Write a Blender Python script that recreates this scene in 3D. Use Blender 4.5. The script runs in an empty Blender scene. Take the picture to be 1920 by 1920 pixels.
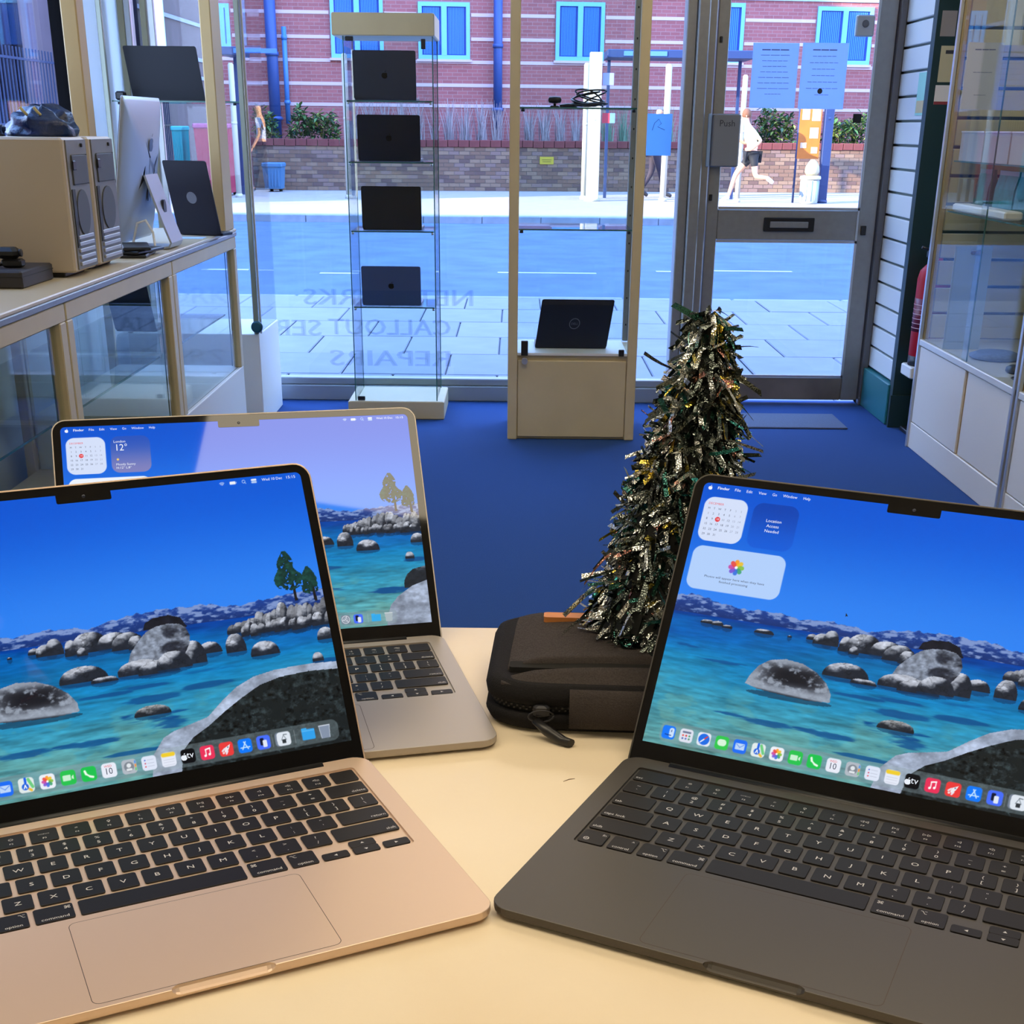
import bpy, math, random
import numpy as np
from mathutils import Vector, Matrix

random.seed(7)
rng = np.random.default_rng(11)
S = bpy.context.scene
COL = S.collection
PI = math.pi

# ------------------------------------------------------------------ camera, world, sun, exposure
ZC = 1.30                       # eye height above the carpet (metres)
CT = ZC - 0.40455               # height of the counter the laptops stand on
FPX, PITCH, ROLL, CY = 2498.5, math.radians(22.994), math.radians(0.5676), 1297.25
R0 = Vector((1, 0, 0)); U0 = Vector((0, math.sin(PITCH), math.cos(PITCH))); FW = Vector((0, math.cos(PITCH), -math.sin(PITCH)))
RR = R0 * math.cos(ROLL) + U0 * math.sin(ROLL)
UU = U0 * math.cos(ROLL) - R0 * math.sin(ROLL)
cam_d = bpy.data.cameras.new('camera')
cam = bpy.data.objects.new('camera', cam_d); COL.objects.link(cam)
m3 = Matrix((RR, UU, -FW)).transposed()
cam.matrix_world = Matrix.Translation((0, 0, ZC)) @ m3.to_4x4()
cam_d.sensor_width = 36.0; cam_d.sensor_fit = 'HORIZONTAL'
cam_d.lens = 36.0 * FPX / 1920.0
cam_d.shift_y = (CY - 960.0) / 1920.0
cam_d.clip_start = 0.02; cam_d.clip_end = 300
S.camera = cam

S.view_settings.view_transform = 'Standard'
S.view_settings.look = 'None'
S.view_settings.gamma = 1.0
S.view_settings.exposure = 0.0
S.view_settings.use_curve_mapping = False
S.cycles.transparent_max_bounces = 32
S.cycles.max_bounces = 8
S.cycles.sample_clamp_indirect = 6.0

W = bpy.data.worlds.new('world'); S.world = W; W.use_nodes = True
wn = W.node_tree; wn.nodes.clear()
wo = wn.nodes.new('ShaderNodeOutputWorld'); wb = wn.nodes.new('ShaderNodeBackground')
wt = wn.nodes.new('ShaderNodeTexCoord'); wsx = wn.nodes.new('ShaderNodeSeparateXYZ'); wr = wn.nodes.new('ShaderNodeValToRGB')
wn.links.new(wt.outputs['Generated'], wsx.inputs[0]); wn.links.new(wsx.outputs['Z'], wr.inputs[0])
wr.color_ramp.elements[0].position = 0.0; wr.color_ramp.elements[0].color = (0.52, 0.68, 1.0, 1)
wr.color_ramp.elements[1].position = 0.7; wr.color_ramp.elements[1].color = (0.24, 0.45, 1.0, 1)
wn.links.new(wr.outputs[0], wb.inputs[0]); wb.inputs[1].default_value = 8.5
wn.links.new(wb.outputs[0], wo.inputs[0])

SUN_EL, SUN_AZ = math.radians(17), math.radians(32)     # travels towards +x and a little away from the shop
sd = bpy.data.lights.new('sun', 'SUN'); sd.energy = 19.0; sd.angle = math.radians(0.6); sd.color = (1.0, 0.86, 0.66)
sun = bpy.data.objects.new('sun', sd); COL.objects.link(sun)
sdir = Vector((math.cos(SUN_EL) * math.cos(SUN_AZ), math.cos(SUN_EL) * math.sin(SUN_AZ), -math.sin(SUN_EL)))
sun.rotation_euler = sdir.to_track_quat('-Z', 'Y').to_euler(); sun.location = (-20, -10, 20)
LAMP = (1.0, 0.84, 0.60)
LAMP_POWER = 6.8

# ------------------------------------------------------------------ helpers
def ray(px, py):
    return FW + RR * ((px - 960) / FPX) + UU * ((CY - py) / FPX)
def at(px, py, X=None, Y=None, Z=None):
    """world point on a plane of constant X, Y or Z behind a spot of the photograph (for measuring)"""
    d = ray(px, py)
    t = X / d.x if X is not None else Y / d.y if Y is not None else (Z - ZC) / d.z
    return Vector((0, 0, ZC)) + d * t
def lin(c):
    return tuple((v / 12.92 if v <= 0.04045 else ((v + 0.055) / 1.055) ** 2.4) for v in c)
def rgb(r, g, b): return lin((r / 255, g / 255, b / 255))

MATS = {}
def mat(name, col, rough=0.5, metal=0.0, noise=0.0, scale=20.0, bump=0.0, emit=None, estr=1.0, spec=0.5, coat=0.0, stretch=None):
    if name in MATS: return MATS[name]
    m = bpy.data.materials.new(name); m.use_nodes = True
    nt = m.node_tree; b = nt.nodes['Principled BSDF']
    b.inputs['Base Color'].default_value = (*col, 1); b.inputs['Roughness'].default_value = rough
    b.inputs['Metallic'].default_value = metal; b.inputs['Specular IOR Level'].default_value = spec
    b.inputs['Coat Weight'].default_value = coat
    if emit is not None:
        b.inputs['Emission Color'].default_value = (*emit, 1); b.inputs['Emission Strength'].default_value = estr
    if noise or bump:
        tc = nt.nodes.new('ShaderNodeTexCoord'); mp = nt.nodes.new('ShaderNodeMapping')
        n = nt.nodes.new('ShaderNodeTexNoise'); n.inputs['Scale'].default_value = scale; n.inputs['Detail'].default_value = 6
        if stretch: mp.inputs['Scale'].default_value = stretch
        nt.links.new(tc.outputs['Object'], mp.inputs[0]); nt.links.new(mp.outputs[0], n.inputs['Vector'])
        if noise:
            r = nt.nodes.new('ShaderNodeValToRGB')
            r.color_ramp.elements[0].position = 0.3; r.color_ramp.elements[1].position = 0.7
            r.color_ramp.elements[0].color = (*[max(0, c * (1 - noise)) for c in col], 1)
            r.color_ramp.elements[1].color = (*[min(1, c * (1 + noise)) for c in col], 1)
            nt.links.new(n.outputs['Fac'], r.inputs[0]); nt.links.new(r.outputs[0], b.inputs['Base Color'])
        if bump:
            bp = nt.nodes.new('ShaderNodeBump'); bp.inputs['Strength'].default_value = bump; bp.inputs['Distance'].default_value = 0.01
            nt.links.new(n.outputs['Fac'], bp.inputs['Height']); nt.links.new(bp.outputs[0], b.inputs['Normal'])
    MATS[name] = m
    return m
def glass(name, tint=(1, 1, 1), refl=1.0, rough=0.0):
    """clear pane: lets light straight through, mirrors a little more at a slant"""
    if name in MATS: return MATS[name]
    m = bpy.data.materials.new(name); m.use_nodes = True; nt = m.node_tree; nt.nodes.clear()
    o = nt.nodes.new('ShaderNodeOutputMaterial'); mx = nt.nodes.new('ShaderNodeMixShader')
    t = nt.nodes.new('ShaderNodeBsdfTransparent'); g = nt.nodes.new('ShaderNodeBsdfGlossy')
    lw = nt.nodes.new('ShaderNodeLayerWeight'); lw.inputs['Blend'].default_value = .5       # Schlick's curve, the same from both sides
    pw = nt.nodes.new('ShaderNodeMath'); pw.operation = 'POWER'; pw.inputs[1].default_value = 5.0
    fr = nt.nodes.new('ShaderNodeMath'); fr.operation = 'MULTIPLY_ADD'; fr.inputs[1].default_value = .70; fr.inputs[2].default_value = .03
    nt.links.new(lw.outputs['Facing'], pw.inputs[0]); nt.links.new(pw.outputs[0], fr.inputs[0])
    t.inputs[0].default_value = (*tint, 1); g.inputs[0].default_value = (refl, refl, refl, 1); g.inputs['Roughness'].default_value = rough
    nt.links.new(fr.outputs[0], mx.inputs[0]); nt.links.new(t.outputs[0], mx.inputs[1]); nt.links.new(g.outputs[0], mx.inputs[2])
    nt.links.new(mx.outputs[0], o.inputs[0]); MATS[name] = m
    return m
def emitter(name, col, s):
    if name in MATS: return MATS[name]
    return mat(name, (0.02, 0.02, 0.02), 0.3, emit=col, estr=s)

ORG = {}
def empty(name, loc, label, cat, group=None, rz=0.0, local=False):
    o = bpy.data.objects.new(name, None); COL.objects.link(o); o.location = loc; o.rotation_euler = (0, 0, rz)
    o.empty_display_size = 0.05
    o['label'] = label; o['category'] = cat
    if group: o['group'] = group
    ORG[o.name] = Vector(loc) if rz == 0 and not local else None
    return o
def tag(o, label, cat, group=None):
    o['label'] = label; o['category'] = cat
    if group: o['group'] = group
    return o
def structure(o):
    o['kind'] = 'structure'; return o

class MB:
    """collects plain shapes and links them as one mesh"""
    def __init__(s): s.v = []; s.f = []; s.mi = []; s.sm = []; s.cur = 0
    def mat(s, i): s.cur = i; return s
    def add(s, vs, fs, smooth=False, M=None):
        o = len(s.v)
        s.v += [tuple(M @ Vector(p)) if M is not None else tuple(p) for p in vs]
        for f in fs: s.f.append(tuple(i + o for i in f)); s.mi.append(s.cur); s.sm.append(smooth)
        return s
    def box(s, x0, x1, y0, y1, z0, z1, M=None):
        return s.add([(x0, y0, z0), (x1, y0, z0), (x1, y1, z0), (x0, y1, z0), (x0, y0, z1), (x1, y0, z1), (x1, y1, z1), (x0, y1, z1)],
              [(0, 3, 2, 1), (4, 5, 6, 7), (0, 1, 5, 4), (1, 2, 6, 5), (2, 3, 7, 6), (3, 0, 4, 7)], M=M)
    def bbox(s, x0, x1, y0, y1, z0, z1, b=0.002, M=None):
        """box with chamfered edges"""
        x0, x1 = min(x0, x1), max(x0, x1); y0, y1 = min(y0, y1), max(y0, y1)
        lv = [(z0, b), (z0 + b, 0), (z1 - b, 0), (z1, b)]
        rings = []
        for z, i in lv:
            c = b
            rings.append([(x0 + i + c, y0 + i, z), (x1 - i - c, y0 + i, z), (x1 - i, y0 + i + c, z), (x1 - i, y1 - i - c, z),
                          (x1 - i - c, y1 - i, z), (x0 + i + c, y1 - i, z), (x0 + i, y1 - i - c, z), (x0 + i, y0 + i + c, z)])
        return s.loft(rings, M=M)
    def loft(s, rings, cap=True, smooth=False, M=None, close=True):
        n = len(rings[0]); vs = [p for r in rings for p in r]; fs = []
        for k in range(len(rings) - 1):
            for i in range(n if close else n - 1):
                j = (i + 1) % n
                fs.append((k * n + i, k * n + j, (k + 1) * n + j, (k + 1) * n + i))
        s.add(vs, fs, smooth, M)
        if cap:
            o = len(s.v) - len(vs)
            s.f.append(tuple(o + i for i in reversed(range(n)))); s.mi.append(s.cur); s.sm.append(False)
            s.f.append(tuple(o + (len(rings) - 1) * n + i for i in range(n))); s.mi.append(s.cur); s.sm.append(False)
        return s
    def prism(s, poly, z0, z1, M=None):
        return s.loft([[(x, y, z0) for x, y in poly], [(x, y, z1) for x, y in poly]], M=M)
    def tube(s, pts, r, n=8, smooth=True, M=None, cap=True):
        pts = [Vector(p) for p in pts]; rs = r if isinstance(r, (list, tuple)) else [r] * len(pts)
        rings = []; up = None
        for i, p in enumerate(pts):
            t = (pts[min(i + 1, len(pts) - 1)] - pts[max(i - 1, 0)]).normalized()
            if up is None:
                up = Vector((0, 0, 1)) if abs(t.z) < 0.9 else Vector((1, 0, 0))
            a = t.cross(up).normalized(); b = a.cross(t).normalized(); up = b
            rings.append([tuple(p + a * (math.cos(2 * PI * k / n) * rs[i]) + b * (math.sin(2 * PI * k / n) * rs[i])) for k in range(n)])
        return s.loft(rings, cap=cap, smooth=smooth, M=M)
    def lathe(s, prof, n=24, c=(0, 0, 0), M=None, smooth=True):
        rings = [[(c[0] + r * math.cos(2 * PI * k / n), c[1] + r * math.sin(2 * PI * k / n), c[2] + z) for k in range(n)] for r, z in prof]
        return s.loft(rings, smooth=smooth, M=M)
    def build(s, name, mats, parent=None, loc=None, bevel=0):
        me = bpy.data.meshes.new(name)
        v = s.v
        if parent is not None and loc is None and ORG.get(parent.name) is not None:
            g = ORG[parent.name]; v = [(a - g.x, b - g.y, c - g.z) for a, b, c in v]
        if loc is not None and parent is None:
            v = [(a - loc[0], b - loc[1], c - loc[2]) for a, b, c in v]
        me.from_pydata(v, [], s.f)
        if not isinstance(mats, (list, tuple)): mats = [mats]
        for m in mats: me.materials.append(m)
        me.polygons.foreach_set('material_index', s.mi); me.polygons.foreach_set('use_smooth', s.sm)
        me.update()
        o = bpy.data.objects.new(name, me); COL.objects.link(o)
        if parent is not None:
            o.parent = parent; ORG[o.name] = ORG.get(parent.name)
        elif loc is not None:
            o.location = loc; ORG[o.name] = Vector(loc)
        else: ORG[o.name] = Vector((0, 0, 0))
        return o
def box(name, m, x0, x1, y0, y1, z0, z1, parent=None, b=0.0, loc=None):
    q = MB()
    (q.bbox(x0, x1, y0, y1, z0, z1, b) if b else q.box(min(x0, x1), max(x0, x1), min(y0, y1), max(y0, y1), min(z0, z1), max(z0, z1)))
    return q.build(name, m, parent, loc)
def copy_tree(o, parent=None):
    c = o.copy(); COL.objects.link(c)
    if parent is not None: c.parent = parent
    for ch in list(o.children): copy_tree(ch, c)
    return c
def rrect(w, d, r, n=6, x=0.0, y=0.0, z=None):
    """rounded rectangle outline, counter-clockwise; r one radius or four (fl, fr, br, bl)"""
    rr = r if isinstance(r, (list, tuple)) else (r,) * 4
    out = []
    for (sx, sy, a0), q in zip(((-1, -1, PI), (1, -1, 1.5 * PI), (1, 1, 0), (-1, 1, .5 * PI)), rr):
        cx, cy = sx * (w / 2 - q), sy * (d / 2 - q)
        for k in range(n + 1):
            a = a0 + k / n * PI / 2
            out.append((x + cx + q * math.cos(a), y + cy + q * math.sin(a)) if z is None else (x + cx + q * math.cos(a), y + cy + q * math.sin(a), z))
    return out
TXT = {}
def text_geo(t):
    if t in TXT: return TXT[t]
    cu = bpy.data.curves.new('t', 'FONT'); cu.body = t; cu.size = 1; cu.resolution_u = 2
    ob = bpy.data.objects.new('t', cu)
    me = bpy.data.meshes.new_from_object(ob)
    vs = [(v.co.x, v.co.y) for v in me.vertices]; fs = [tuple(p.vertices) for p in me.polygons]
    bpy.data.objects.remove(ob); bpy.data.curves.remove(cu); bpy.data.meshes.remove(me)
    w = max([a for a, b in vs] + [0.01]); TXT[t] = (vs, fs, w)
    return TXT[t]
def text_into(q, t, x, y, z, size, align='c', mirror=False, wide=1.0, M=None, bold=False):
    """lays a line of print flat at height z, its baseline at y"""
    vs, fs, w = text_geo(t)
    off = {'c': -w / 2, 'l': 0, 'r': -w}[align]
    for dx in ((0, 0.05) if bold else (0,)):
        q.add([(x + (a + off + dx) * size * wide * (-1 if mirror else 1), y + b * size, z) for a, b in vs],
              [tuple(reversed(f)) for f in fs] if mirror else fs, M=M)
def apple_outline(s=1.0):
    pts = []
    n = 40
    for k in range(n):
        a = 2 * PI * k / n + PI / 2
        x, y = math.cos(a), math.sin(a)
        r = 0.46
        r *= 1 - 0.20 * math.exp(-((k if k < n / 2 else k - n) / 3.0) ** 2)          # dip at the top
        r *= 1 - 0.10 * math.exp(-((k - n / 2) / 2.6) ** 2)                          # dip at the bottom
        px, py = x * r * (1.0 - 0.10 * (y < 0) * abs(y)), y * r * 0.98
        d = math.hypot(px - 0.52, py - 0.06)                                          # bite
        if d < 0.17: px = 0.52 - 0.17 * math.sqrt(max(0, 1 - ((py - 0.06) / 0.17) ** 2))
        pts.append((px * s, (py - 0.08) * s))
    leaf = [(0.02 * s, 0.36 * s), (0.04 * s, 0.47 * s), (0.12 * s, 0.56 * s), (0.21 * s, 0.60 * s), (0.20 * s, 0.49 * s), (0.13 * s, 0.40 * s)]
    return pts, leaf
def apple_into(q, x, y, z, s, M=None):
    for poly in apple_outline(s):
        cx = sum(p[0] for p in poly) / len(poly); cyy = sum(p[1] for p in poly) / len(poly)
        vs = [(x + a, y + b, z) for a, b in poly] + [(x + cx, y + cyy, z)]; n = len(poly)
        q.add(vs, [(i, (i + 1) % n, n) for i in range(n)], M=M)

# ------------------------------------------------------------------ materials
CREAM = mat('cream_laminate', rgb(204, 188, 148), 0.42, noise=0.04, scale=8)
CREAM_D = mat('cream_edge', rgb(196, 170, 118), 0.45)
WHITE = mat('white_panel', rgb(225, 226, 222), 0.5)
ALU = mat('aluminium_frame', rgb(150, 150, 148), 0.38, metal=0.55, noise=0.06, scale=30)
ALU_L = mat('bright_aluminium', rgb(205, 205, 205), 0.3, metal=0.7)
BLACKP = mat('black_plastic', rgb(22, 22, 24), 0.4)
DARKM = mat('dark_metal', rgb(45, 46, 52), 0.35, metal=0.4)
GLASS = glass('clear_glass', (0.96, 0.985, 0.98), .55)
GLASS_W = glass('window_glass', (0.97, 0.985, 0.985), .6)
GEDGE = mat('green_glass_edge', rgb(60, 110, 105), 0.2, spec=0.7)
TEAL = mat('dark_teal_paint', rgb(16, 52, 58), 0.5)
TEAL_L = mat('teal_skirting_paint', rgb(30, 110, 118), 0.45)
SLATW = mat('white_slat_board', rgb(220, 226, 226), 0.4)
SLATC = mat('cream_slat_board', rgb(205, 198, 165), 0.45)
PAPER = mat('white_paper', rgb(232, 232, 236), 0.8)
INK = mat('printed_ink', rgb(60, 62, 70), 0.8)

# ------------------------------------------------------------------ the shop shell
YW = 6.92                                    # inner face of the shopfront glass
XR = 1.79; XL = -1.85; CEIL = 2.60; YB = -2.6
def carpet_material():
    m = mat('blue_carpet', rgb(46, 76, 130), 0.95, noise=0.16, scale=420, bump=0.25, spec=0.1)
    return m
structure(box('floor', carpet_material(), XL - .1, 2.4, YB, YW + 0.06, -0.06, 0))
structure(box('ceiling', mat('ceiling_paint', rgb(205, 198, 180), 0.9), XL - .1, 2.4, YB, YW + 0.06, CEIL, CEIL + 0.1))
structure(box('wall_back', mat('wall_paint', rgb(120, 108, 92), 0.9, noise=0.05, scale=3), XL - .1, 2.4, YB - 0.1, YB, 0, CEIL))
q = MB()                                     # left wall with the side window cut out
LW = (3.7, 6.27, 0.92, 2.45)
q.box(XL - .12, XL, YB, LW[0], 0, CEIL); q.box(XL - .12, XL, LW[1], YW, 0, CEIL)
q.box(XL - .12, XL, LW[0], LW[1], 0, LW[2]); q.box(XL - .12, XL, LW[0], LW[1], LW[3], CEIL)
structure(q.build('wall_left', mat('left_wall_paint', rgb(214, 220, 224), 0.8)))
w1 = structure(q.__class__().box(XL - .07, XL - .06, LW[0], LW[1], LW[2], LW[3]).build('window_1', GLASS_W))
q = MB(); f = 0.05
q.box(XL - .10, XL + .02, LW[0], LW[0] + f, LW[2], LW[3]); q.box(XL - .10, XL + .02, LW[1] - .09, LW[1], LW[2], LW[3])
q.box(XL - .10, XL + .02, LW[0] + f, LW[1] - .09, LW[2], LW[2] + f); q.box(XL - .10, XL + .02, LW[0] + f, LW[1] - .09, LW[3] - f, LW[3])
q.build('window_frame', mat('black_frame', rgb(14, 13, 14), 0.95, spec=.05), w1)

# right-hand wall: slatted board by the door, pillar, then wall behind the cabinet
structure(box('wall_right', mat('right_wall_paint', rgb(150, 146, 128), 0.8), 2.30, 2.40, YB, 6.40, 0, CEIL))
wr_ = structure(box('wall_right_front', mat('backing_board', rgb(120, 135, 132), 0.7), XR + 0.022, 2.40, 6.40, YW, 0, CEIL))
wr_['label'] = 'short wall beside the door clad in white slatted board'
def slat_row(parent, m, name, fixed, a0, a1, z0, z1, axis, pitch=0.098, gap=0.011, t=0.018):
    """stacked boards with open grooves between them; each board is a part"""
    base = None; z = z0; n = 0
    while z + pitch - gap <= z1 + 1e-6:
        if base is None:
            q = MB()
            if axis == 'x': q.bbox(fixed, fixed + t, a0, a1, z, z + pitch - gap, 0.003)
            else: q.bbox(a0, a1, fixed, fixed + t, z, z + pitch - gap, 0.003)
            base = q.build(name, m, parent); o = base
        else:
            o = base.copy(); COL.objects.link(o); o.location = (base.location.x, base.location.y, base.location.z + z - z0)
        z += pitch; n += 1
slat_row(wr_, SLATW, 'slat_board', XR + 0.002, 6.41, YW - 0.01, 0.20, CEIL, 'x', 0.104)
structure(box('baseboard_right', TEAL_L, XR - 0.02, XR + 0.02, 6.39, YW - .01, 0, 0.19, b=0.004))
pl = structure(box('trim_1', TEAL, XR - 0.01, 2.40, 6.34, 6.40, 0, CEIL)); pl['label'] = 'dark teal painted pillar face beside the slatted wall'
structure(box('trim_2', TEAL, XR - 0.02, 2.40, 6.325, 6.34, 0, 0.15))

# shopfront: frame, glass, door
sf = structure(MB().box(XL, .79, YW, YW + 0.008, 0.10, CEIL).build('window_2', GLASS_W))
q = MB(); q.bbox(XL, .79, YW - 0.05, YW + 0.06, 0, 0.075, 0.004); q.bbox(XL, .79, YW - 0.03, YW + 0.04, 0.075, 0.11, 0.004)
q.build('window_sill', mat('grey_blue_frame', rgb(150, 158, 165), 0.4, metal=0.3), sf)
MB().bbox(XL - .02, XL + .05, YW - 0.05, YW + 0.05, 0.1, CEIL, 0.004).build('window_frame', ALU, sf)
# big lettering on the glass, read from the street, so seen mirrored from inside
VIN = mat('blue_vinyl_lettering', rgb(96, 128, 176), 0.6)
VIN.node_tree.nodes['Principled BSDF'].inputs['Alpha'].default_value = 0.26
q = MB(); Mg = Matrix.Translation((0, YW - 0.0015, 0)) @ Matrix.Rotation(PI / 2, 4, 'X')
def gl(px, py): p = at(px, py, Y=YW); return p.x, p.z
for t, pr, y0, plft in (('NETWORKS', 892, 574, 572), ('CALLOUT', 848, 629, 618), ('SERVICE', 606, 629, 392), ('REPAIRS', 850, 687, 622)):
    xr, z = gl(pr, y0); xl, _ = gl(plft, y0); vs, fs, w = text_geo(t)
    size = 0.112; wide = (xr - xl) / (w * size)
    text_into(q, t, xr, z, 0, size, 'l', mirror=True, wide=wide, M=Mg, bold=True)
q.build('glass_lettering', VIN, sf)
# heavy mullion between window and door, with three stepped faces
m1 = structure(MB().bbox(.778, .825, YW - 0.05, YW + 0.08, 0, CEIL, 0.004).bbox(.825, .880, YW - 0.09, YW + 0.06, 0, CEIL, 0.006)
               .bbox(.880, .918, YW - 0.05, YW + 0.08, 0, CEIL, 0.004).build('trim_3', ALU)); m1['label'] = 'grey aluminium door post between window and door'
structure(MB().bbox(1.758, XR + 0.030, YW - 0.008, YW + 0.06, 0, CEIL, 0.004).bbox(1.758, XR + 0.001, YW - 0.05, YW + 0.06, 0, CEIL, 0.004)
          .build('trim_4', mat('dark_aluminium', rgb(105, 105, 108), 0.4, metal=0.5)))
DX0, DX1 = .926, 1.755
door = structure(MB().bbox(DX0, DX0 + .055, YW - .02, YW + .03, .02, CEIL, .003).bbox(DX1 - .084, DX1, YW - .02, YW + .03, .02, CEIL, .003).build('door_1', ALU))
zt = at(1480, 393, Y=YW).z; zb = at(1480, 450, Y=YW).z; zl = at(1450, 706, Y=YW).z
box('middle_rail', ALU, DX0 + .055, DX1 - .084, YW - .02, YW + .03, zb, zt, door, b=.004)
box('bottom_rail', mat('worn_aluminium', rgb(125, 118, 108), 0.5, metal=0.4, noise=0.25, scale=5), DX0 + .055, DX1 - .084, YW - .02, YW + .03, 0.02, zl, door, b=.004)
box('upper_pane', GLASS_W, DX0 + .055, DX1 - .084, YW + .002, YW + .008, zt, CEIL, door)
box('lower_pane', GLASS_W, DX0 + .055, DX1 - .084, YW + .002, YW + .008, zl, zb, door)
q = MB(); e0 = DX0 + .055; e1 = DX1 - .084
for a, b_ in ((zt, zt + .012), (zb - .012, zb), (zl, zl + .012)): q.box(e0, e1, YW - .026, YW - .02, a, b_)
q.box(e1 - .01, e1, YW - .026, YW - .02, zl, CEIL)
q.build('glazing_bead', ALU_L, door)
a = at(1431, 407, Y=YW); b_ = at(1523, 434, Y=YW)
q = MB(); q.bbox(a.x, b_.x, YW - .034, YW - .02, b_.z, a.z, .003)
lb = q.build('letterbox', BLACKP, door)
box('letterbox_flap', ALU, a.x + .03, b_.x - .03, YW - .040, YW - .034, b_.z + .018, a.z - .018, lb, b=.002)
a = at(1336, 213, Y=YW - .03); b_ = at(1381, 313, Y=YW - .03)
pb = box('push_box', mat('grey_push_box', rgb(128, 130, 134), 0.45), a.x, b_.x, YW - .075, YW - .02, b_.z, a.z, door, b=.006)
q = MB(); text_into(q, 'Push', (a.x + b_.x) / 2, a.z - .055, 0, .04, M=Matrix.Translation((0, YW - .0765, 0)) @ Matrix.Rotation(PI / 2, 4, 'X'))
q.build('push_lettering', INK, pb)
box('pull_edge', mat('pale_blue_plastic', rgb(150, 180, 215), 0.4), a.x - .022, a.x - .004, YW - .06, YW - .02, b_.z, a.z, pb, b=.003)
for (px, py, s) in ((1618, 432, .012), (1622, 634, .007), (1352, 74, .007), (1332, 370, .008)):
    p = at(px, py, Y=YW - .02)
    box('lock_cylinder', BLACKP, p.x - s, p.x + s, YW - .035, YW - .02, p.z - s * 1.8, p.z + s * 1.8, door, b=.002)

# neighbours and upper storeys of this side of the street (they keep the road in shade)
BRK = mat('street_brick', rgb(130, 88, 70), 0.9, noise=0.15, scale=4)
ub = structure(MB().box(XL - .12, 2.4, -6, YW + .10, CEIL + .1, 9.0).box(2.4, 30, -6, YW + .10, -.1, 9.0).build('wall_upper_storeys', BRK))
structure(MB().box(-60, -9.5, -6, 6.9, -.1, 9.0).build('wall_corner_building', BRK))

# ------------------------------------------------------------------ ceiling light panels
def light_panel(x0, x1, y0, y1, label, power):
    t = empty('ceiling_light', ((x0 + x1) / 2, (y0 + y1) / 2, CEIL), label, 'ceiling light', 'flat light panels on the ceiling')
    q = MB(); w = .012
    q.box(x0 - w, x1 + w, y0 - w, y0, CEIL - .014, CEIL - .001).box(x0 - w, x1 + w, y1, y1 + w, CEIL - .014, CEIL - .001)
    q.box(x0 - w, x0, y0, y1, CEIL - .014, CEIL - .001).box(x1, x1 + w, y0, y1, CEIL - .014, CEIL - .001)
    q.build('frame', WHITE, t)
    box('diffuser', emitter('warm_diffuser_%g' % power, LAMP, power), x0, x1, y0, y1, CEIL - .010, CEIL - .002, t)
light_panel(0.002, 1.202, 0.022, 0.622, 'warm light panel on the ceiling right over the champagne laptop', LAMP_POWER)
light_panel(-1.45, -0.25, 0.36, 0.96, 'added warm fill panel on the ceiling over the counter, beside the left wall', LAMP_POWER)  # unseen panel added to brighten the counter, kept clear of screen reflections
light_panel(-1.20, 0.0, -2.40, -1.80, 'added warm fill panel on the ceiling near the back wall', LAMP_POWER)  # added behind the camera to light the fronts of things
light_panel(0.002, 1.202, 1.60, 2.20, 'added warm fill panel on the ceiling just beyond the counter', LAMP_POWER)  # extra panel out of view, added for more warm light around the counter
light_panel(-0.60, 0.60, 3.60, 4.20, 'added warm fill panel on the ceiling halfway to the window', LAMP_POWER * 0.8)  # added out of view to warm the middle of the shop
light_panel(0.75, 1.35, 4.50, 5.70, 'added warm fill panel on the ceiling before the right cabinets', LAMP_POWER * 0.8)  # added to brighten the contents of the right cabinets

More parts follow.
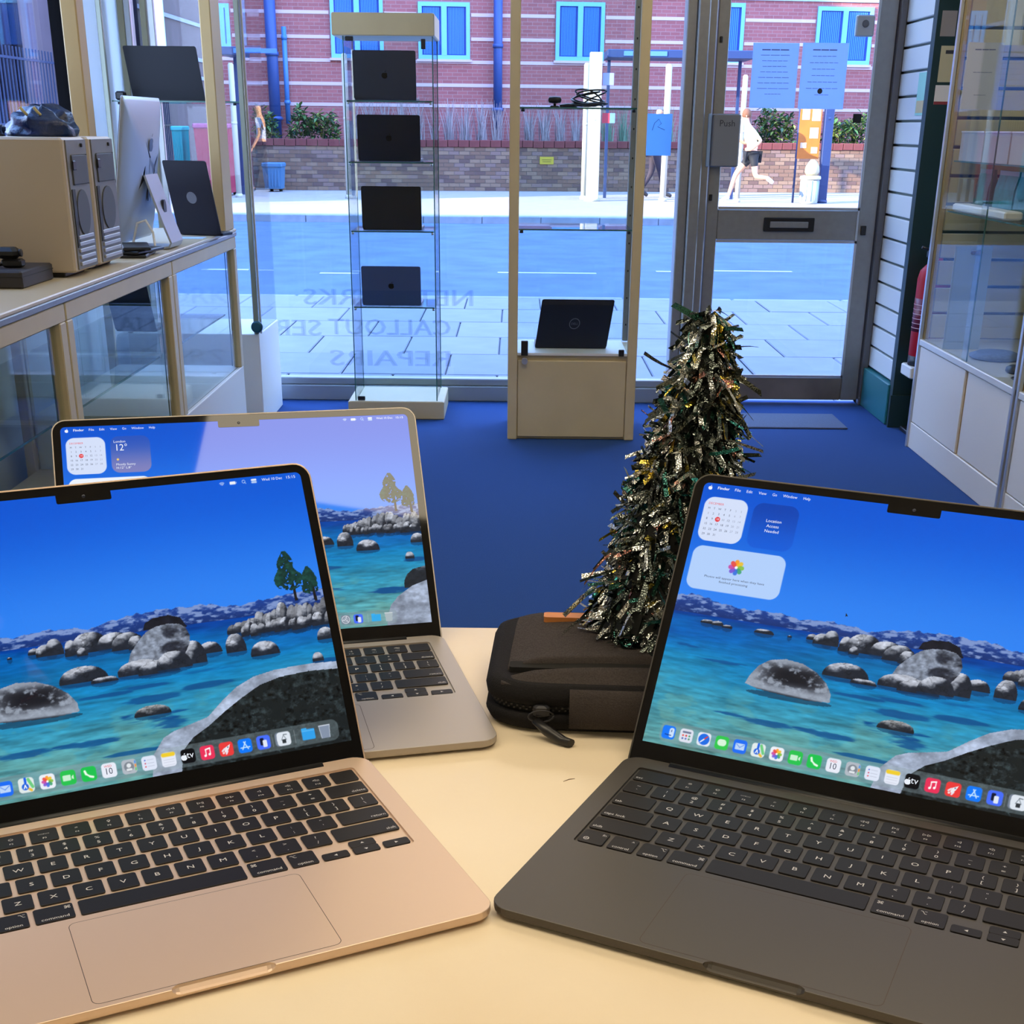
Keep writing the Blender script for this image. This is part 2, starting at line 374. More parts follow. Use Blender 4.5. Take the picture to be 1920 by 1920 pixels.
# ------------------------------------------------------------------ the counter in front
q = MB()
q.bbox(-1.45, 1.6, -0.55, 1.098, CT - 0.032, CT, 0.002)
def counter_material():
    m = mat('counter_top', rgb(236, 222, 196), 0.30, spec=0.45)
    nt = m.node_tree; b = nt.nodes['Principled BSDF']
    tc = nt.nodes.new('ShaderNodeTexCoord')
    n = nt.nodes.new('ShaderNodeTexNoise'); n.inputs['Scale'].default_value = 2.5; n.inputs['Detail'].default_value = 8
    r = nt.nodes.new('ShaderNodeValToRGB'); c0 = rgb(228, 210, 180); c1 = rgb(240, 228, 204)
    r.color_ramp.elements[0].position = .35; r.color_ramp.elements[1].position = .65
    r.color_ramp.elements[0].color = (*c0, 1); r.color_ramp.elements[1].color = (*c1, 1)
    nt.links.new(tc.outputs['Object'], n.inputs['Vector']); nt.links.new(n.outputs['Fac'], r.inputs[0])
    # small dark specks and faint scratches
    v = nt.nodes.new('ShaderNodeTexVoronoi'); v.inputs['Scale'].default_value = 26
    rs = nt.nodes.new('ShaderNodeValToRGB'); rs.color_ramp.elements[0].position = 0.025; rs.color_ramp.elements[1].position = 0.05
    rs.color_ramp.elements[0].color = (1, 1, 1, 1); rs.color_ramp.elements[1].color = (0, 0, 0, 1)
    n2 = nt.nodes.new('ShaderNodeTexNoise'); n2.inputs['Scale'].default_value = 11
    mt = nt.nodes.new('ShaderNodeMath'); mt.operation = 'GREATER_THAN'; mt.inputs[1].default_value = .56
    mu = nt.nodes.new('ShaderNodeMath'); mu.operation = 'MULTIPLY'
    nt.links.new(tc.outputs['Object'], v.inputs['Vector']); nt.links.new(v.outputs['Distance'], rs.inputs[0])
    nt.links.new(tc.outputs['Object'], n2.inputs['Vector']); nt.links.new(n2.outputs['Fac'], mt.inputs[0])
    nt.links.new(rs.outputs[0], mu.inputs[0]); nt.links.new(mt.outputs[0], mu.inputs[1])
    mx = nt.nodes.new('ShaderNodeMix'); mx.data_type = 'RGBA'; mx.inputs['B'].default_value = (*rgb(150, 118, 84), 1)
    nt.links.new(mu.outputs[0], mx.inputs['Factor']); nt.links.new(r.outputs[0], mx.inputs['A'])
    nt.links.new(mx.outputs['Result'], b.inputs['Base Color'])
    bn = nt.nodes.new('ShaderNodeTexNoise'); bn.inputs['Scale'].default_value = 160; bn.inputs['Detail'].default_value = 3
    bp = nt.nodes.new('ShaderNodeBump'); bp.inputs['Strength'].default_value = .06; bp.inputs['Distance'].default_value = .002
    nt.links.new(tc.outputs['Object'], bn.inputs['Vector']); nt.links.new(bn.outputs['Fac'], bp.inputs['Height']); nt.links.new(bp.outputs[0], b.inputs['Normal'])
    return m
ctr = empty('shop_counter', (0, 0.3, 0), 'cream topped shop counter carrying the three open laptops', 'counter')
q.build('counter_top', counter_material(), ctr)
box('counter_body', CREAM, -1.40, 1.55, -0.45, 1.05, 0.0, CT - 0.032, ctr)
q = MB()       # thin scratches with a little width
for (x, y, L, a) in ((.055, .34, .055, 2.3), (.075, .32, .04, 2.5), (.12, .40, .03, 2.0), (-.01, .44, .02, 0.6), (.035, .80, .009, .5)):
    q.tube([(x, y, CT + .0001), (x + L * math.cos(a) * .5, y + L * math.sin(a) * .5 + .001, CT + .0001), (x + L * math.cos(a), y + L * math.sin(a), CT + .0001)], [.0002, .0004, .0002], n=4)
q.build('scratch', mat('scratch_brown', rgb(120, 96, 70), .8), ctr)

# ------------------------------------------------------------------ the wallpaper on the screens (one colour per mesh point)
NX, NY = 760, 494
def vnoise(sx, sy, seed):
    r = np.random.default_rng(seed)
    g = r.random((int(sy) + 3, int(sx) + 3))
    u = np.linspace(0, sx, NX); v = np.linspace(0, sy, NY)
    iu = u.astype(int); fu = u - iu; fu = fu * fu * (3 - 2 * fu); iv = v.astype(int); fv = v - iv; fv = fv * fv * (3 - 2 * fv)
    a = g[np.ix_(iv, iu)]; b = g[np.ix_(iv, iu + 1)]; c = g[np.ix_(iv + 1, iu)]; d = g[np.ix_(iv + 1, iu + 1)]
    fu = fu[None]; fv = fv[:, None]
    return (a * (1 - fu) + b * fu) * (1 - fv) + (c * (1 - fu) + d * fu) * fv
def fbm(sx, sy, seed, o=4):
    s = 0; amp = 1; tot = 0
    for k in range(o):
        s = s + amp * vnoise(sx * 2 ** k, sy * 2 ** k, seed + k * 17); tot += amp; amp *= .55
    return s / tot
def wallpaper(variant):
    U, V = np.meshgrid(np.linspace(0, 1, NX), np.linspace(0, 1, NY))
    img = np.zeros((NY, NX, 3))
    C = lambda *c: np.array(c) / 255.0
    def ss(a, b, x):
        t = np.clip((x - a) / (b - a), 0, 1); return t * t * (3 - 2 * t)
    def put(mask, col):
        m = np.clip(mask, 0, 1)[..., None]; img[:] = img * (1 - m) + col * m
    t = ss(0, .48, V)[..., None]
    img[:] = C(0, 84, 212) * (1 - t) + C(48, 132, 244) * t
    img += (ss(.2, .75, U) * (1 - ss(.1, .5, V)) * .02)[..., None]
    # water
    n1 = fbm(9, 60, 3); n2 = fbm(30, 110, 9, 3); n3 = fbm(4, 12, 21)
    d = np.clip((V - .5) / .5, 0, 1)
    stops = [(0, C(0, 62, 158)), (.10, C(0, 96, 180)), (.30, C(14, 128, 190)), (.55, C(50, 146, 180)), (.8, C(84, 158, 168)), (1, C(92, 156, 160))]
    w = np.zeros_like(img)
    for k in range(3): w[..., k] = np.interp(d + (n3 - .5) * .22 * (d > .02), [s[0] for s in stops], [s[1][k] for s in stops])
    w *= (1 + (n1 - .5) * .55 + (n2 - .5) * .42 * (.3 + d))[..., None]
    ripple = ss(.56, .68, n1) * (1 - d) * .5; w = w * (1 - ripple[..., None] * .35)
    warm = ss(.5, .62, fbm(14, 22, 5)) * ss(.35, .7, d); w = w * (1 - warm[..., None] * .28) + C(128, 172, 150) * (warm[..., None] * .28)
    put((V > .5).astype(float), w)
    # mountains
    xs = [0, .047, .106, .167, .236, .311, .361, .428, .463, .532, .607, .66, .718, .77, .79, .859, .951, 1]
    ys = [.436, .429, .446, .455, .449, .462, .450, .458, .468, .442, .434, .434, .436, .452, .458, .448, .436, .440]
    ridge = np.interp(U[0], xs, ys) + (vnoise(90, 1, 4)[0] - .5) * .010
    hgt = np.clip((V - ridge[None]) / (0.502 - ridge[None]), 0, 1)
    mt = (V > ridge[None]) & (V < .501)
    snow = ss(.44, .70, fbm(60, 110, 31, 5) + .24 * (1 - hgt) - .10)
    mc = C(30, 66, 150) * (1 - hgt[..., None] * .25)
    mc = mc * (1 - snow[..., None] * .8) + C(150, 172, 220) * snow[..., None] * .8
    put(mt.astype(float), mc)
    def poly(pts, soft=0):
        pts = np.array(pts); x0, y0 = pts.min(0); x1, y1 = pts.max(0)
        m = np.zeros((NY, NX), bool); n = len(pts)
        for i in range(n):
            xa, ya = pts[i]; xb, yb = pts[(i + 1) % n]
            if ya == yb: continue
            cond = ((ya > V) != (yb > V)) & (U < (xb - xa) * (V - ya) / (yb - ya) + xa); m ^= cond
        return m.astype(float)
    def ell(cx, cy, rx, ry, p=2.0): return np.abs((U - cx) / rx) ** p + np.abs((V - cy) / ry) ** p
    rn = fbm(60, 60, 44); rn2 = fbm(24, 24, 51); rn3 = fbm(110, 90, 57)
    def shadow(x0, x1, y, h, k=.75):
        e = ell((x0 + x1) / 2, y, (x1 - x0) / 2, h)
        e = e + (n1 - .5) * 3.4 + (n2 - .5) * 1.6
        put((1 - ss(.35, 1.25, e)) * k, C(8, 74, 140))
    def dome(x0, x1, top, base, dark=.35, lean=0.0, warm=0, tone=1.0):
        """rounded boulder standing in the water: pale crown, dark underside"""
        cx = (x0 + x1) / 2; rx = (x1 - x0) / 2; h = base - top
        yy = np.clip((base - V) / h, 0, None)
        e = np.abs((U - cx - lean * rx * yy) / rx) ** 2.3 + yy ** 2.1 + (rn2 - .5) * .22
        m = (e < 1) & (V < base + .0025)
        lit = ss(.22, .74, yy + (rn - .5) * .7 - dark * ss(-.4, 1, (U - cx) / rx))
        c = C(34, 40, 52) * (1 - lit[..., None]) + C(186, 192, 206) * lit[..., None] * tone + C(0, 0, 0)
        crack = ss(.0, .035, np.abs(rn2 - .5 + (rn - .5) * .3)); c = c * (.72 + .28 * crack[..., None])
        c = c * (1 + (rn3 - .5)[..., None] * .45)
        if warm: c = c * (1, .98, .93)
        put((ell(cx, base + .006, rx * .98, .011) < 1) * .55, C(10, 50, 92))
        put(m.astype(float), c)
    # far rocks
    dome(.071, .105, .516, .527); dome(.098, .128, .515, .530); dome(.125, .150, .524, .533); dome(.202, .249, .518, .531, dark=.7); dome(.281, .292, .525, .529, dark=.9)
    for a in ((.325, .352, .507, .526), (.34, .385, .500, .536), (.362, .40, .484, .536), (.40, .43, .498, .548), (.415, .50, .478, .545), (.47, .545, .490, .540), (.425, .448, .527, .552), (.50, .575, .497, .552), (.535, .575, .512, .556), (.565, .60, .515, .552)):
        dome(*a, dark=.7 if a[1] - a[0] > .06 else .45)
    # right-hand ridge with the trees
    for k in range(26):
        u = .775 + k * .0089 + random.uniform(-.006, .006); hh = .022 + .055 * min(1, (u - .77) / .1) * random.uniform(.5, 1)
        rw = random.uniform(.6, 1.3); dome(u - .014 * rw, u + .016 * rw, .545 - hh, .552 + random.uniform(-.012, .02) * min(1, (u - .77) / .08), dark=random.choice((.3, .9, 1.3)), tone=random.uniform(.6, 1))
    for k in range(16):
        u = .80 + k * .0135 + random.uniform(-.005, .005); rw = random.uniform(.5, 1.2); dome(u - .013 * rw, u + .015 * rw, .550 - .026 * rw, .560 + random.uniform(0, .010), dark=random.choice((.2, .6, 1.2)), tone=random.uniform(.7, 1.05))
    def tree(cx, base, top, wid):
        put(((np.abs(U - cx - (V - top) * .03) < .0035) & (V > top + .02) & (V < base)).astype(float), C(30, 28, 30))
        yy = (V - top) / (base - top); prof = wid * np.interp(yy, [0, .2, .45, .62, .72, .8], [.12, .55, .8, 1, .75, 0])
        m = (np.abs(U - cx + .004) < prof * (.55 + .9 * fbm(50, 26, int(cx * 1000)))) & (yy > 0) & (yy < .8) & (rn3 > .33)
        put(m.astype(float), C(18, 48, 44) * (1 + (rn3 - .4)[..., None] * 1.6))
    tree(.928, .468, .282, .034); tree(.976, .478, .348, .024)
    # middle rocks
    shadow(.39, .62, .655, .008, .5); shadow(.60, .76, .668, .006, .5)
    dome(.377, .482, .590, .641, dark=.6); dome(.443, .502, .635, .652, dark=.1)
    dome(.686, .741, .570, .608, dark=.3); dome(.648, .704, .556, .636, dark=.9)
    put(poly([(.574, .497), (.580, .474), (.60, .460), (.635, .456), (.66, .470), (.672, .505), (.655, .508)]), C(24, 26, 36) * (1 + (rn - .5)[..., None]))
    big = poly([(.530, .600), (.538, .570), (.552, .545), (.566, .522), (.582, .502), (.604, .490), (.63, .486), (.655, .492), (.668, .508), (.674, .535), (.671, .562), (.660, .590), (.648, .612), (.60, .614)])
    lb_ = ss(.42, .62, rn2 * .5 + rn * .3 + .34 - (U - .56) * 2.2 - (V - .50) * .6)
    put(big, (C(40, 44, 56) * (1 - lb_[..., None]) + C(128, 138, 156) * lb_[..., None]) * (1 + (rn3 - .5)[..., None] * .8))
    dome(.503, .605, .595, .643, dark=.15); dome(.545, .640, .606, .650, dark=.3); dome(.588, .668, .584, .641, dark=.75)
    dome(.748, .797, .553, .618, dark=.35); dome(.803, .872, .596, .643, dark=.15); dome(.965, 1.01, .578, .620, dark=.2)
    shadow(.93, 1.0, .700, .010); dome(.944, .972, .664, .694, dark=.1)
    # the big boulder on the left
    r7 = poly([(.209, .722), (.216, .690), (.232, .650), (.255, .624), (.29, .612), (.33, .618), (.365, .640), (.392, .672), (.407, .708), (.409, .738), (.36, .745), (.30, .742), (.24, .735)])
    dk = ss(.44, .64, rn * .6 + rn3 * .4 + .28 * np.exp(-((U - .315) / .075) ** 2 - ((V - .668) / .034) ** 2) * 1.0 - .02)
    dk = dk * np.exp(-((U - .318) / .082) ** 4 - ((V - .672) / .042) ** 4)
    c7 = C(150, 160, 176) * (1 + (rn3 - .5)[..., None] * .3); c7 = c7 * (1 - dk[..., None]) + C(26, 28, 36) * dk[..., None]
    put((ell(.315, .748, .10, .012) < 1) * .6, C(20, 46, 70)); put(r7, c7)
    put(r7 * ss(.732, .742, V + (U - .31) * -.06) * .8, C(20, 26, 36))
    # sunken shapes
    for a in ((.505, .63, .735, .011), (.635, .735, .716, .010), (.148, .235, .843, .006), (.225, .335, .850, .013), (.345, .47, .853, .017), (.545, .645, .832, .012), (.42, .52, .70, .006), (.52, .60, .69, .006), (.02, .12, .62, .006), (.45, .56, .905, .007), (.70, .80, .815, .010), (.09, .2, .66, .006)):
        shadow(*a)
    shadow(.495, .64, .790, .020, .9); dome(.522, .603, .757, .789, dark=.05, warm=1, tone=.9)
    # foreground rocks
    fr = poly([(.535, 1.01), (.548, .925), (.575, .875), (.60, .858), (.68, .829), (.72, .780), (.756, .742), (.80, .715), (.85, .703), (.93, .700), (1.01, .708), (1.01, 1.01)])
    inn = poly([(.60, 1.01), (.612, .93), (.64, .89), (.676, .863), (.72, .82), (.764, .782), (.81, .748), (.86, .731), (.93, .726), (1.01, .735), (1.01, 1.01)])
    if variant == 'weather':
        fr = poly([(.868, 1.01), (.874, .955), (.886, .908), (.910, .868), (.955, .824), (1.01, .796), (1.01, 1.01)]); inn = poly([(1.5, 1.5), (1.6, 1.5), (1.6, 1.6)])
        shadow(.835, .945, .836, .013, .9); sm = poly([(.932, .832), (.933, .80), (.943, .770), (.962, .746), (1.01, .730), (1.01, .81), (.955, .834)])
        put(sm, (C(34, 40, 48) + C(120, 128, 140) * ss(.0, .03, .80 - V + (rn2 - .5) * .1 - (U - .9) * .6)[..., None]) * (1 + (rn3 - .5)[..., None] * .6))
    put(fr, C(150, 162, 184) * (1 + (rn - .5)[..., None] * .5) * (1 + (rn2 - .5)[..., None] * .5))
    put(inn, C(26, 32, 34) * (1 + (rn3 - .45)[..., None] * 3.2 * (rn[..., None] > .46)))
    # dock
    def rr(x0, x1, y0, y1, r):
        ax = 1.539
        qx = np.maximum(np.abs(U - (x0 + x1) / 2) * ax - ((x1 - x0) / 2 * ax - r), 0); qy = np.maximum(np.abs(V - (y0 + y1) / 2) - ((y1 - y0) / 2 - r), 0)
        dd = np.hypot(qx, qy) - r
        return np.clip(.5 - dd * NY, 0, 1)
    def line(x0, y0, x1, y1, w):
        ax = 1.539; px, py = (U - x0) * ax, V - y0; dx, dy = (x1 - x0) * ax, y1 - y0; L = dx * dx + dy * dy + 1e-12
        tt = np.clip((px * dx + py * dy) / L, 0, 1); return np.clip(.5 - (np.hypot(px - tt * dx, py - tt * dy) - w) * NY, 0, 1)
    def disc(x, y, r): return np.clip(.5 - (np.hypot((U - x) * 1.539, V - y) - r) * NY, 0, 1)
    small = variant == 'weather'
    put(rr(*((.108, .901, .927, .992, .024) if small else (.036, .974, .912, .988, .026))) * .42, C(140, 158, 165))
    names = ['face', 'grid', 'compass', 'bubble', 'mail', 'map', 'flower', 'video', 'phone', 'cal', 'contact', 'list', 'notes', 'tv', 'music', 'rocket', 'store', 'mirror', 'gear']
    if small: names[17:] = ['gear', 'mirror']
    X = [(.130 + .0365 * i) if small else (.058 + .0433 * i) for i in range(19)]; Y = .960 if small else .951; H = .0208 if small else .0245; Wd = H / 1.539
    flower_c = [(255, 150, 30), (240, 190, 40), (130, 190, 60), (60, 160, 110), (50, 110, 220), (120, 80, 210), (200, 70, 160), (235, 70, 60)]
    def ic(x, c, hgt=H): put(rr(x - hgt / 1.539, x + hgt / 1.539, Y - hgt, Y + hgt, hgt * .46), np.array(c) / 255)
    def flower(x, y, s):
        for k, c in enumerate(flower_c):
            a = -PI / 2 + k * PI / 4; put(line(x + math.cos(a) * s * .45 / 1.539, y + math.sin(a) * s * .45, x + math.cos(a) * s * .72 / 1.539, y + math.sin(a) * s * .72, s * .27) * .88, np.array(c) / 255)
        put(disc(x, y, s * .16), C(255, 255, 255))
    bg = {'face': (20, 120, 250), 'grid': (222, 226, 240), 'compass': (225, 232, 245), 'bubble': (50, 200, 80), 'mail': (30, 110, 245), 'map': (225, 235, 235), 'flower': (236, 240, 248), 'video': (40, 195, 80), 'phone': (30, 195, 80), 'cal': (232, 236, 248),
          'contact': (178, 186, 196), 'list': (222, 230, 248), 'notes': (228, 234, 248), 'tv': (8, 10, 16), 'music': (235, 50, 90), 'rocket': (235, 60, 60), 'store': (10, 120, 250), 'mirror': (70, 110, 250), 'gear': (118, 130, 148)}
    for x, n in zip(X, names):
        ic(x, bg[n]); w = lambda k: k / 1.539
        if n == 'face':
            put(rr(x + w(.002), x + w(.020), Y - .018, Y + .017, .008), C(205, 225, 250)); put(line(x - w(.012), Y + .008, x + w(.010), Y + .010, .0016), C(10, 50, 140)); put(line(x + w(.010), Y - .010, x + w(.010), Y - .004, .0014), C(10, 50, 140))
        elif n == 'grid':
            put(rr(x - w(.016), x + w(.016), Y - .016, Y - .009, .003), C(110, 120, 150))
            for j in range(2):
                for i_, c in enumerate(((230, 90, 80), (220, 60, 60), (80, 160, 110)) if j == 0 else ((90, 110, 180), (100, 120, 190), (90, 150, 120))): put(disc(x + w((i_ - 1) * .012), Y + j * .011, .0036), np.array(c) / 255)
        elif n == 'compass':
            put(disc(x, Y, .0205), C(30, 110, 230)); put(line(x, Y, x + w(.011), Y - .011, .0022), C(230, 60, 50)); put(line(x, Y, x - w(.011), Y + .011, .0022), C(235, 240, 250))
        elif n == 'bubble': put(rr(x - w(.016), x + w(.016), Y - .013, Y + .011, .011), C(215, 245, 220))
        elif n == 'mail': put(rr(x - w(.017), x + w(.017), Y - .011, Y + .012, .003), C(190, 215, 250)); put(line(x - w(.014), Y - .008, x, Y + .003, .0012), C(90, 140, 235)); put(line(x + w(.014), Y - .008, x, Y + .003, .0012), C(90, 140, 235))
        elif n == 'map':
            put(line(x - w(.002), Y - .022, x - w(.002), Y - .008, .004), C(30, 100, 230)); put(line(x + w(.008), Y - .018, x + w(.019), Y + .008, .005), C(110, 205, 130)); put(line(x + w(.006), Y + .012, x + w(.014), Y + .019, .004), C(240, 190, 60))
            put(disc(x - w(.004), Y + .005, .011), C(30, 100, 220)); put(line(x - w(.004), Y, x - w(.008), Y + .010, .0016), C(255, 255, 255)); put(line(x - w(.004), Y, x, Y + .010, .0016), C(255, 255, 255))
        elif n == 'flower': flower(x, Y, .019)
        elif n == 'video': put(rr(x - w(.018), x + w(.008), Y - .009, Y + .010, .003), C(200, 240, 210)); put(poly([(x + w(.010), Y - .002), (x + w(.018), Y - .008), (x + w(.018), Y + .009), (x + w(.010), Y + .003)]), C(200, 240, 210))
        elif n == 'phone': put(line(x - w(.012), Y - .011, x - w(.009), Y - .001, .0035), C(240, 255, 240)); put(line(x - w(.009), Y - .001, x + w(.003), Y + .009, .0026), C(240, 255, 240)); put(line(x + w(.003), Y + .009, x + w(.012), Y + .012, .0035), C(240, 255, 240))
        elif n == 'contact':
            put(disc(x - w(.001), Y, .0165), C(128, 136, 146)); put(disc(x - w(.001), Y - .004, .0075), C(225, 230, 235)); put(rr(x - w(.011), x + w(.009), Y + .006, Y + .014, .004), C(225, 230, 235))
            for j, c in enumerate(((80, 150, 230), (240, 150, 60), (110, 200, 120))): put(rr(x + w(.018), x + w(.023), Y - .018 + j * .012, Y - .008 + j * .012, .001), np.array(c) / 255)
        elif n == 'list':
            for j, c in enumerate(((60, 90, 200), (200, 60, 90), (230, 60, 60))): put(disc(x - w(.013), Y - .011 + j * .011, .0024), np.array(c) / 255); put(line(x - w(.006), Y - .011 + j * .011, x + w(.016), Y - .011 + j * .011, .0007), C(180, 186, 205))
        elif n == 'notes':
            put(rr(x - w(.0235), x + w(.0235), Y - .024, Y - .010, .006), C(240, 205, 50))
            for j in range(3): put(line(x - w(.018), Y + j * .009, x + w(.018), Y + j * .009, .0006), C(190, 195, 212))
        elif n == 'music':
            put(line(x - w(.005), Y - .011, x - w(.005), Y + .009, .0016), C(255, 255, 255)); put(line(x + w(.010), Y - .014, x + w(.010), Y + .006, .0016), C(255, 255, 255)); put(line(x - w(.005), Y - .011, x + w(.010), Y - .014, .0024), C(255, 255, 255))
            put(disc(x - w(.008), Y + .010, .0042), C(255, 255, 255)); put(disc(x + w(.007), Y + .007, .0042), C(255, 255, 255))
        elif n == 'rocket': put(poly([(x - w(.008), Y + .008), (x - w(.002), Y - .006), (x + w(.016), Y - .016), (x + w(.008), Y + .002), (x - w(.002), Y + .012)]), C(240, 235, 240)); put(line(x - w(.006), Y - .002, x - w(.014), Y + .005, .0030), C(235, 225, 235)); put(line(x + w(.003), Y + .008, x - w(.002), Y + .016, .0030), C(235, 225, 235)); put(disc(x - w(.011), Y + .012, .0040), C(245, 220, 220)); put(disc(x + w(.006), Y - .006, .0026), C(100, 110, 150))
        elif n == 'store': put(line(x + w(.003), Y - .014, x - w(.010), Y + .012, .0018), C(200, 230, 255)); put(line(x - w(.003), Y - .014, x + w(.010), Y + .012, .0018), C(200, 230, 255)); put(line(x - w(.016), Y + .006, x + w(.016), Y + .006, .0018), C(200, 230, 255))
        elif n == 'mirror': put(rr(x - w(.012), x + w(.002), Y - .016, Y + .010, .004), C(16, 22, 50)); put(rr(x - w(.003), x + w(.012), Y - .008, Y + .017, .004), C(225, 232, 245))
        elif n == 'gear':
            put(disc(x, Y, .0185), C(205, 212, 222)); put(disc(x, Y, .0150), C(118, 130, 148))
            for k in range(3):
                a = -PI / 2 + k * 2 * PI / 3 + .3; put(line(x, Y, x + w(math.cos(a) * .015), Y + math.sin(a) * .015, .0016), C(215, 220, 230))
            put(np.clip(disc(x, Y, .010) - disc(x, Y, .008), 0, 1), C(215, 220, 230))
    wq = lambda k: k / 1.539
    if small:
        put(line(.815, .942, .815, .980, .0006) * .5, C(220, 225, 230))
        put(rr(.839 - wq(.021), .839 + wq(.021), .945, .977, .003), C(50, 170, 235)); put(rr(.839 - wq(.021), .839 - wq(.004), .941, .950, .003), C(60, 175, 240))
        put(poly([(.876 - wq(.018), .941), (.876 + wq(.018), .941), (.876 + wq(.014), .981), (.876 - wq(.014), .981)]), C(170, 184, 190)); put(line(.876 - wq(.017), .942, .876 + wq(.017), .942, .0014), C(225, 230, 235))
    else:
      put(line(.868, .928, .868, .974, .0006) * .5, C(220, 225, 230)); put(line(.815, .928, .815, .974, .0006) * .5, C(220, 225, 230))
      ic(.842, (222, 230, 240)); put(line(.842, .936, .842 + wq(.012), .937, .0014), C(90, 100, 110)); put(line(.842, .938, .842 - wq(.009), .955, .0011), C(120, 130, 140)); put(line(.842, .938, .842 + wq(.009), .955, .0011), C(120, 130, 140)); put(rr(.842 - wq(.007), .842 + wq(.007), .953, .967, .002), C(50, 56, 62))
      put(rr(.901 - wq(.024), .901 + wq(.024), .932, .970, .004), C(50, 160, 235)); put(rr(.901 - wq(.024), .901 - wq(.004), .927, .938, .003), C(60, 170, 240)); put(line(.901 - wq(.022), .938, .901 + wq(.022), .938, .0010), C(120, 200, 250))
      put(poly([(.941 - wq(.021), .928), (.941 + wq(.021), .928), (.941 + wq(.016), .974), (.941 - wq(.016), .974)]), C(132, 146, 168)); put(line(.941 - wq(.020), .929, .941 + wq(.020), .929, .0016), C(215, 222, 235)); put(line(.941 - wq(.020), .929, .941 - wq(.015), .973, .0010), C(195, 205, 220)); put(line(.941 + wq(.020), .929, .941 + wq(.015), .973, .0010), C(195, 205, 220))
    # widgets (none on the champagne laptop, whose left half leaves the frame)
    if variant:
        put(rr(.012, .120, .052, .222, .036), C(212, 224, 250))
        put(disc(.0525, .1365, .0095), C(228, 44, 50))
        tt = ss(.05, .222, V)[..., None]
        if variant == 'location': put(rr(.134, .244, .052, .224, .036), C(4, 66, 178) * (1 - tt) + C(12, 92, 218) * tt)
        else: put(rr(.134, .244, .052, .222, .036), C(38, 84, 190) * (1 - tt) + C(128, 130, 190) * tt)
        if variant == 'weather': put(disc(.152, .160, .005), C(250, 210, 110))
        put(rr(.012, .240, .242, .408, .036), C(178, 208, 252) if variant == 'location' else C(235, 242, 252))
        flower(.125, .308, .030)
    # macOS-like status glyphs at the top right
    if variant != 'location' or True:
        wt_ = C(235, 240, 250)
        for k in range(3): put(np.clip(disc(.811, .023, .004 + k * .0042) - disc(.811, .023, .0022 + k * .0042), 0, 1) * (np.abs(U - .811) * 1.539 < (.023 - V) * 1.1), wt_)
        put(rr(.829, .843, .011, .022, .003), wt_); put(rr(.8438, .8452, .014, .019, .0005), wt_)
        put(np.clip(disc(.862, .015, .0060) - disc(.862, .015, .0045), 0, 1), wt_); put(line(.8645, .019, .867, .023, .0008), wt_)
        put(rr(.880, .893, .009, .016, .003), wt_); put(rr(.880, .893, .0175, .0245, .003) * .8, wt_)
    return np.clip(img, 0, 1)
def screen_mesh(name, variant):
    img = wallpaper(variant)
    linr = np.where(img <= .04045, img / 12.92, ((img + .055) / 1.055) ** 2.4)
    w, h = .2896, .1882
    U, V = np.meshgrid(np.linspace(-w / 2, w / 2, NX), np.linspace(h, 0, NY))
    co = np.stack([U, V, np.zeros_like(U)], -1).reshape(-1, 3).astype(np.float32)
    me = bpy.data.meshes.new(name)
    nf = (NX - 1) * (NY - 1)
    i, j = np.meshgrid(np.arange(NX - 1), np.arange(NY - 1)); a = (j * NX + i).ravel()
    idx = np.stack([a + NX, a + NX + 1, a + 1, a], 1).astype(np.int32)
    me.vertices.add(len(co)); me.vertices.foreach_set('co', co.ravel())
    me.loops.add(nf * 4); me.loops.foreach_set('vertex_index', idx.ravel())
    me.polygons.add(nf); me.polygons.foreach_set('loop_start', np.arange(0, nf * 4, 4, dtype=np.int32))
    me.update(calc_edges=True)
    ca = me.color_attributes.new('picture', 'FLOAT_COLOR', 'POINT')
    ca.data.foreach_set('color', np.concatenate([linr.reshape(-1, 3), np.ones((NX * NY, 1))], 1).astype(np.float32).ravel())
    return me
def screen_material():
    m = bpy.data.materials.new('lit_display'); m.use_nodes = True; nt = m.node_tree; b = nt.nodes['Principled BSDF']
    at_ = nt.nodes.new('ShaderNodeAttribute'); at_.attribute_name = 'picture'
    b.inputs['Base Color'].default_value = (.004, .004, .005, 1); b.inputs['Roughness'].default_value = .03; b.inputs['Specular IOR Level'].default_value = .5
    nt.links.new(at_.outputs['Color'], b.inputs['Emission Color']); b.inputs['Emission Strength'].default_value = 1.0
    m.cycles.emission_sampling = 'NONE'
    return m
SCREEN = screen_material()
def glow(name, col, s=1.0):
    m = mat(name, (.004, .004, .005), .05, emit=col, estr=s); m.cycles.emission_sampling = 'NONE'; return m
G_WHITE = glow('lit_white_text', rgb(236, 242, 252)); G_DARK = glow('lit_dark_text', rgb(66, 72, 92)); G_RED = glow('lit_red_text', rgb(228, 70, 70)); G_GREY = glow('lit_grey_text', rgb(150, 158, 182))

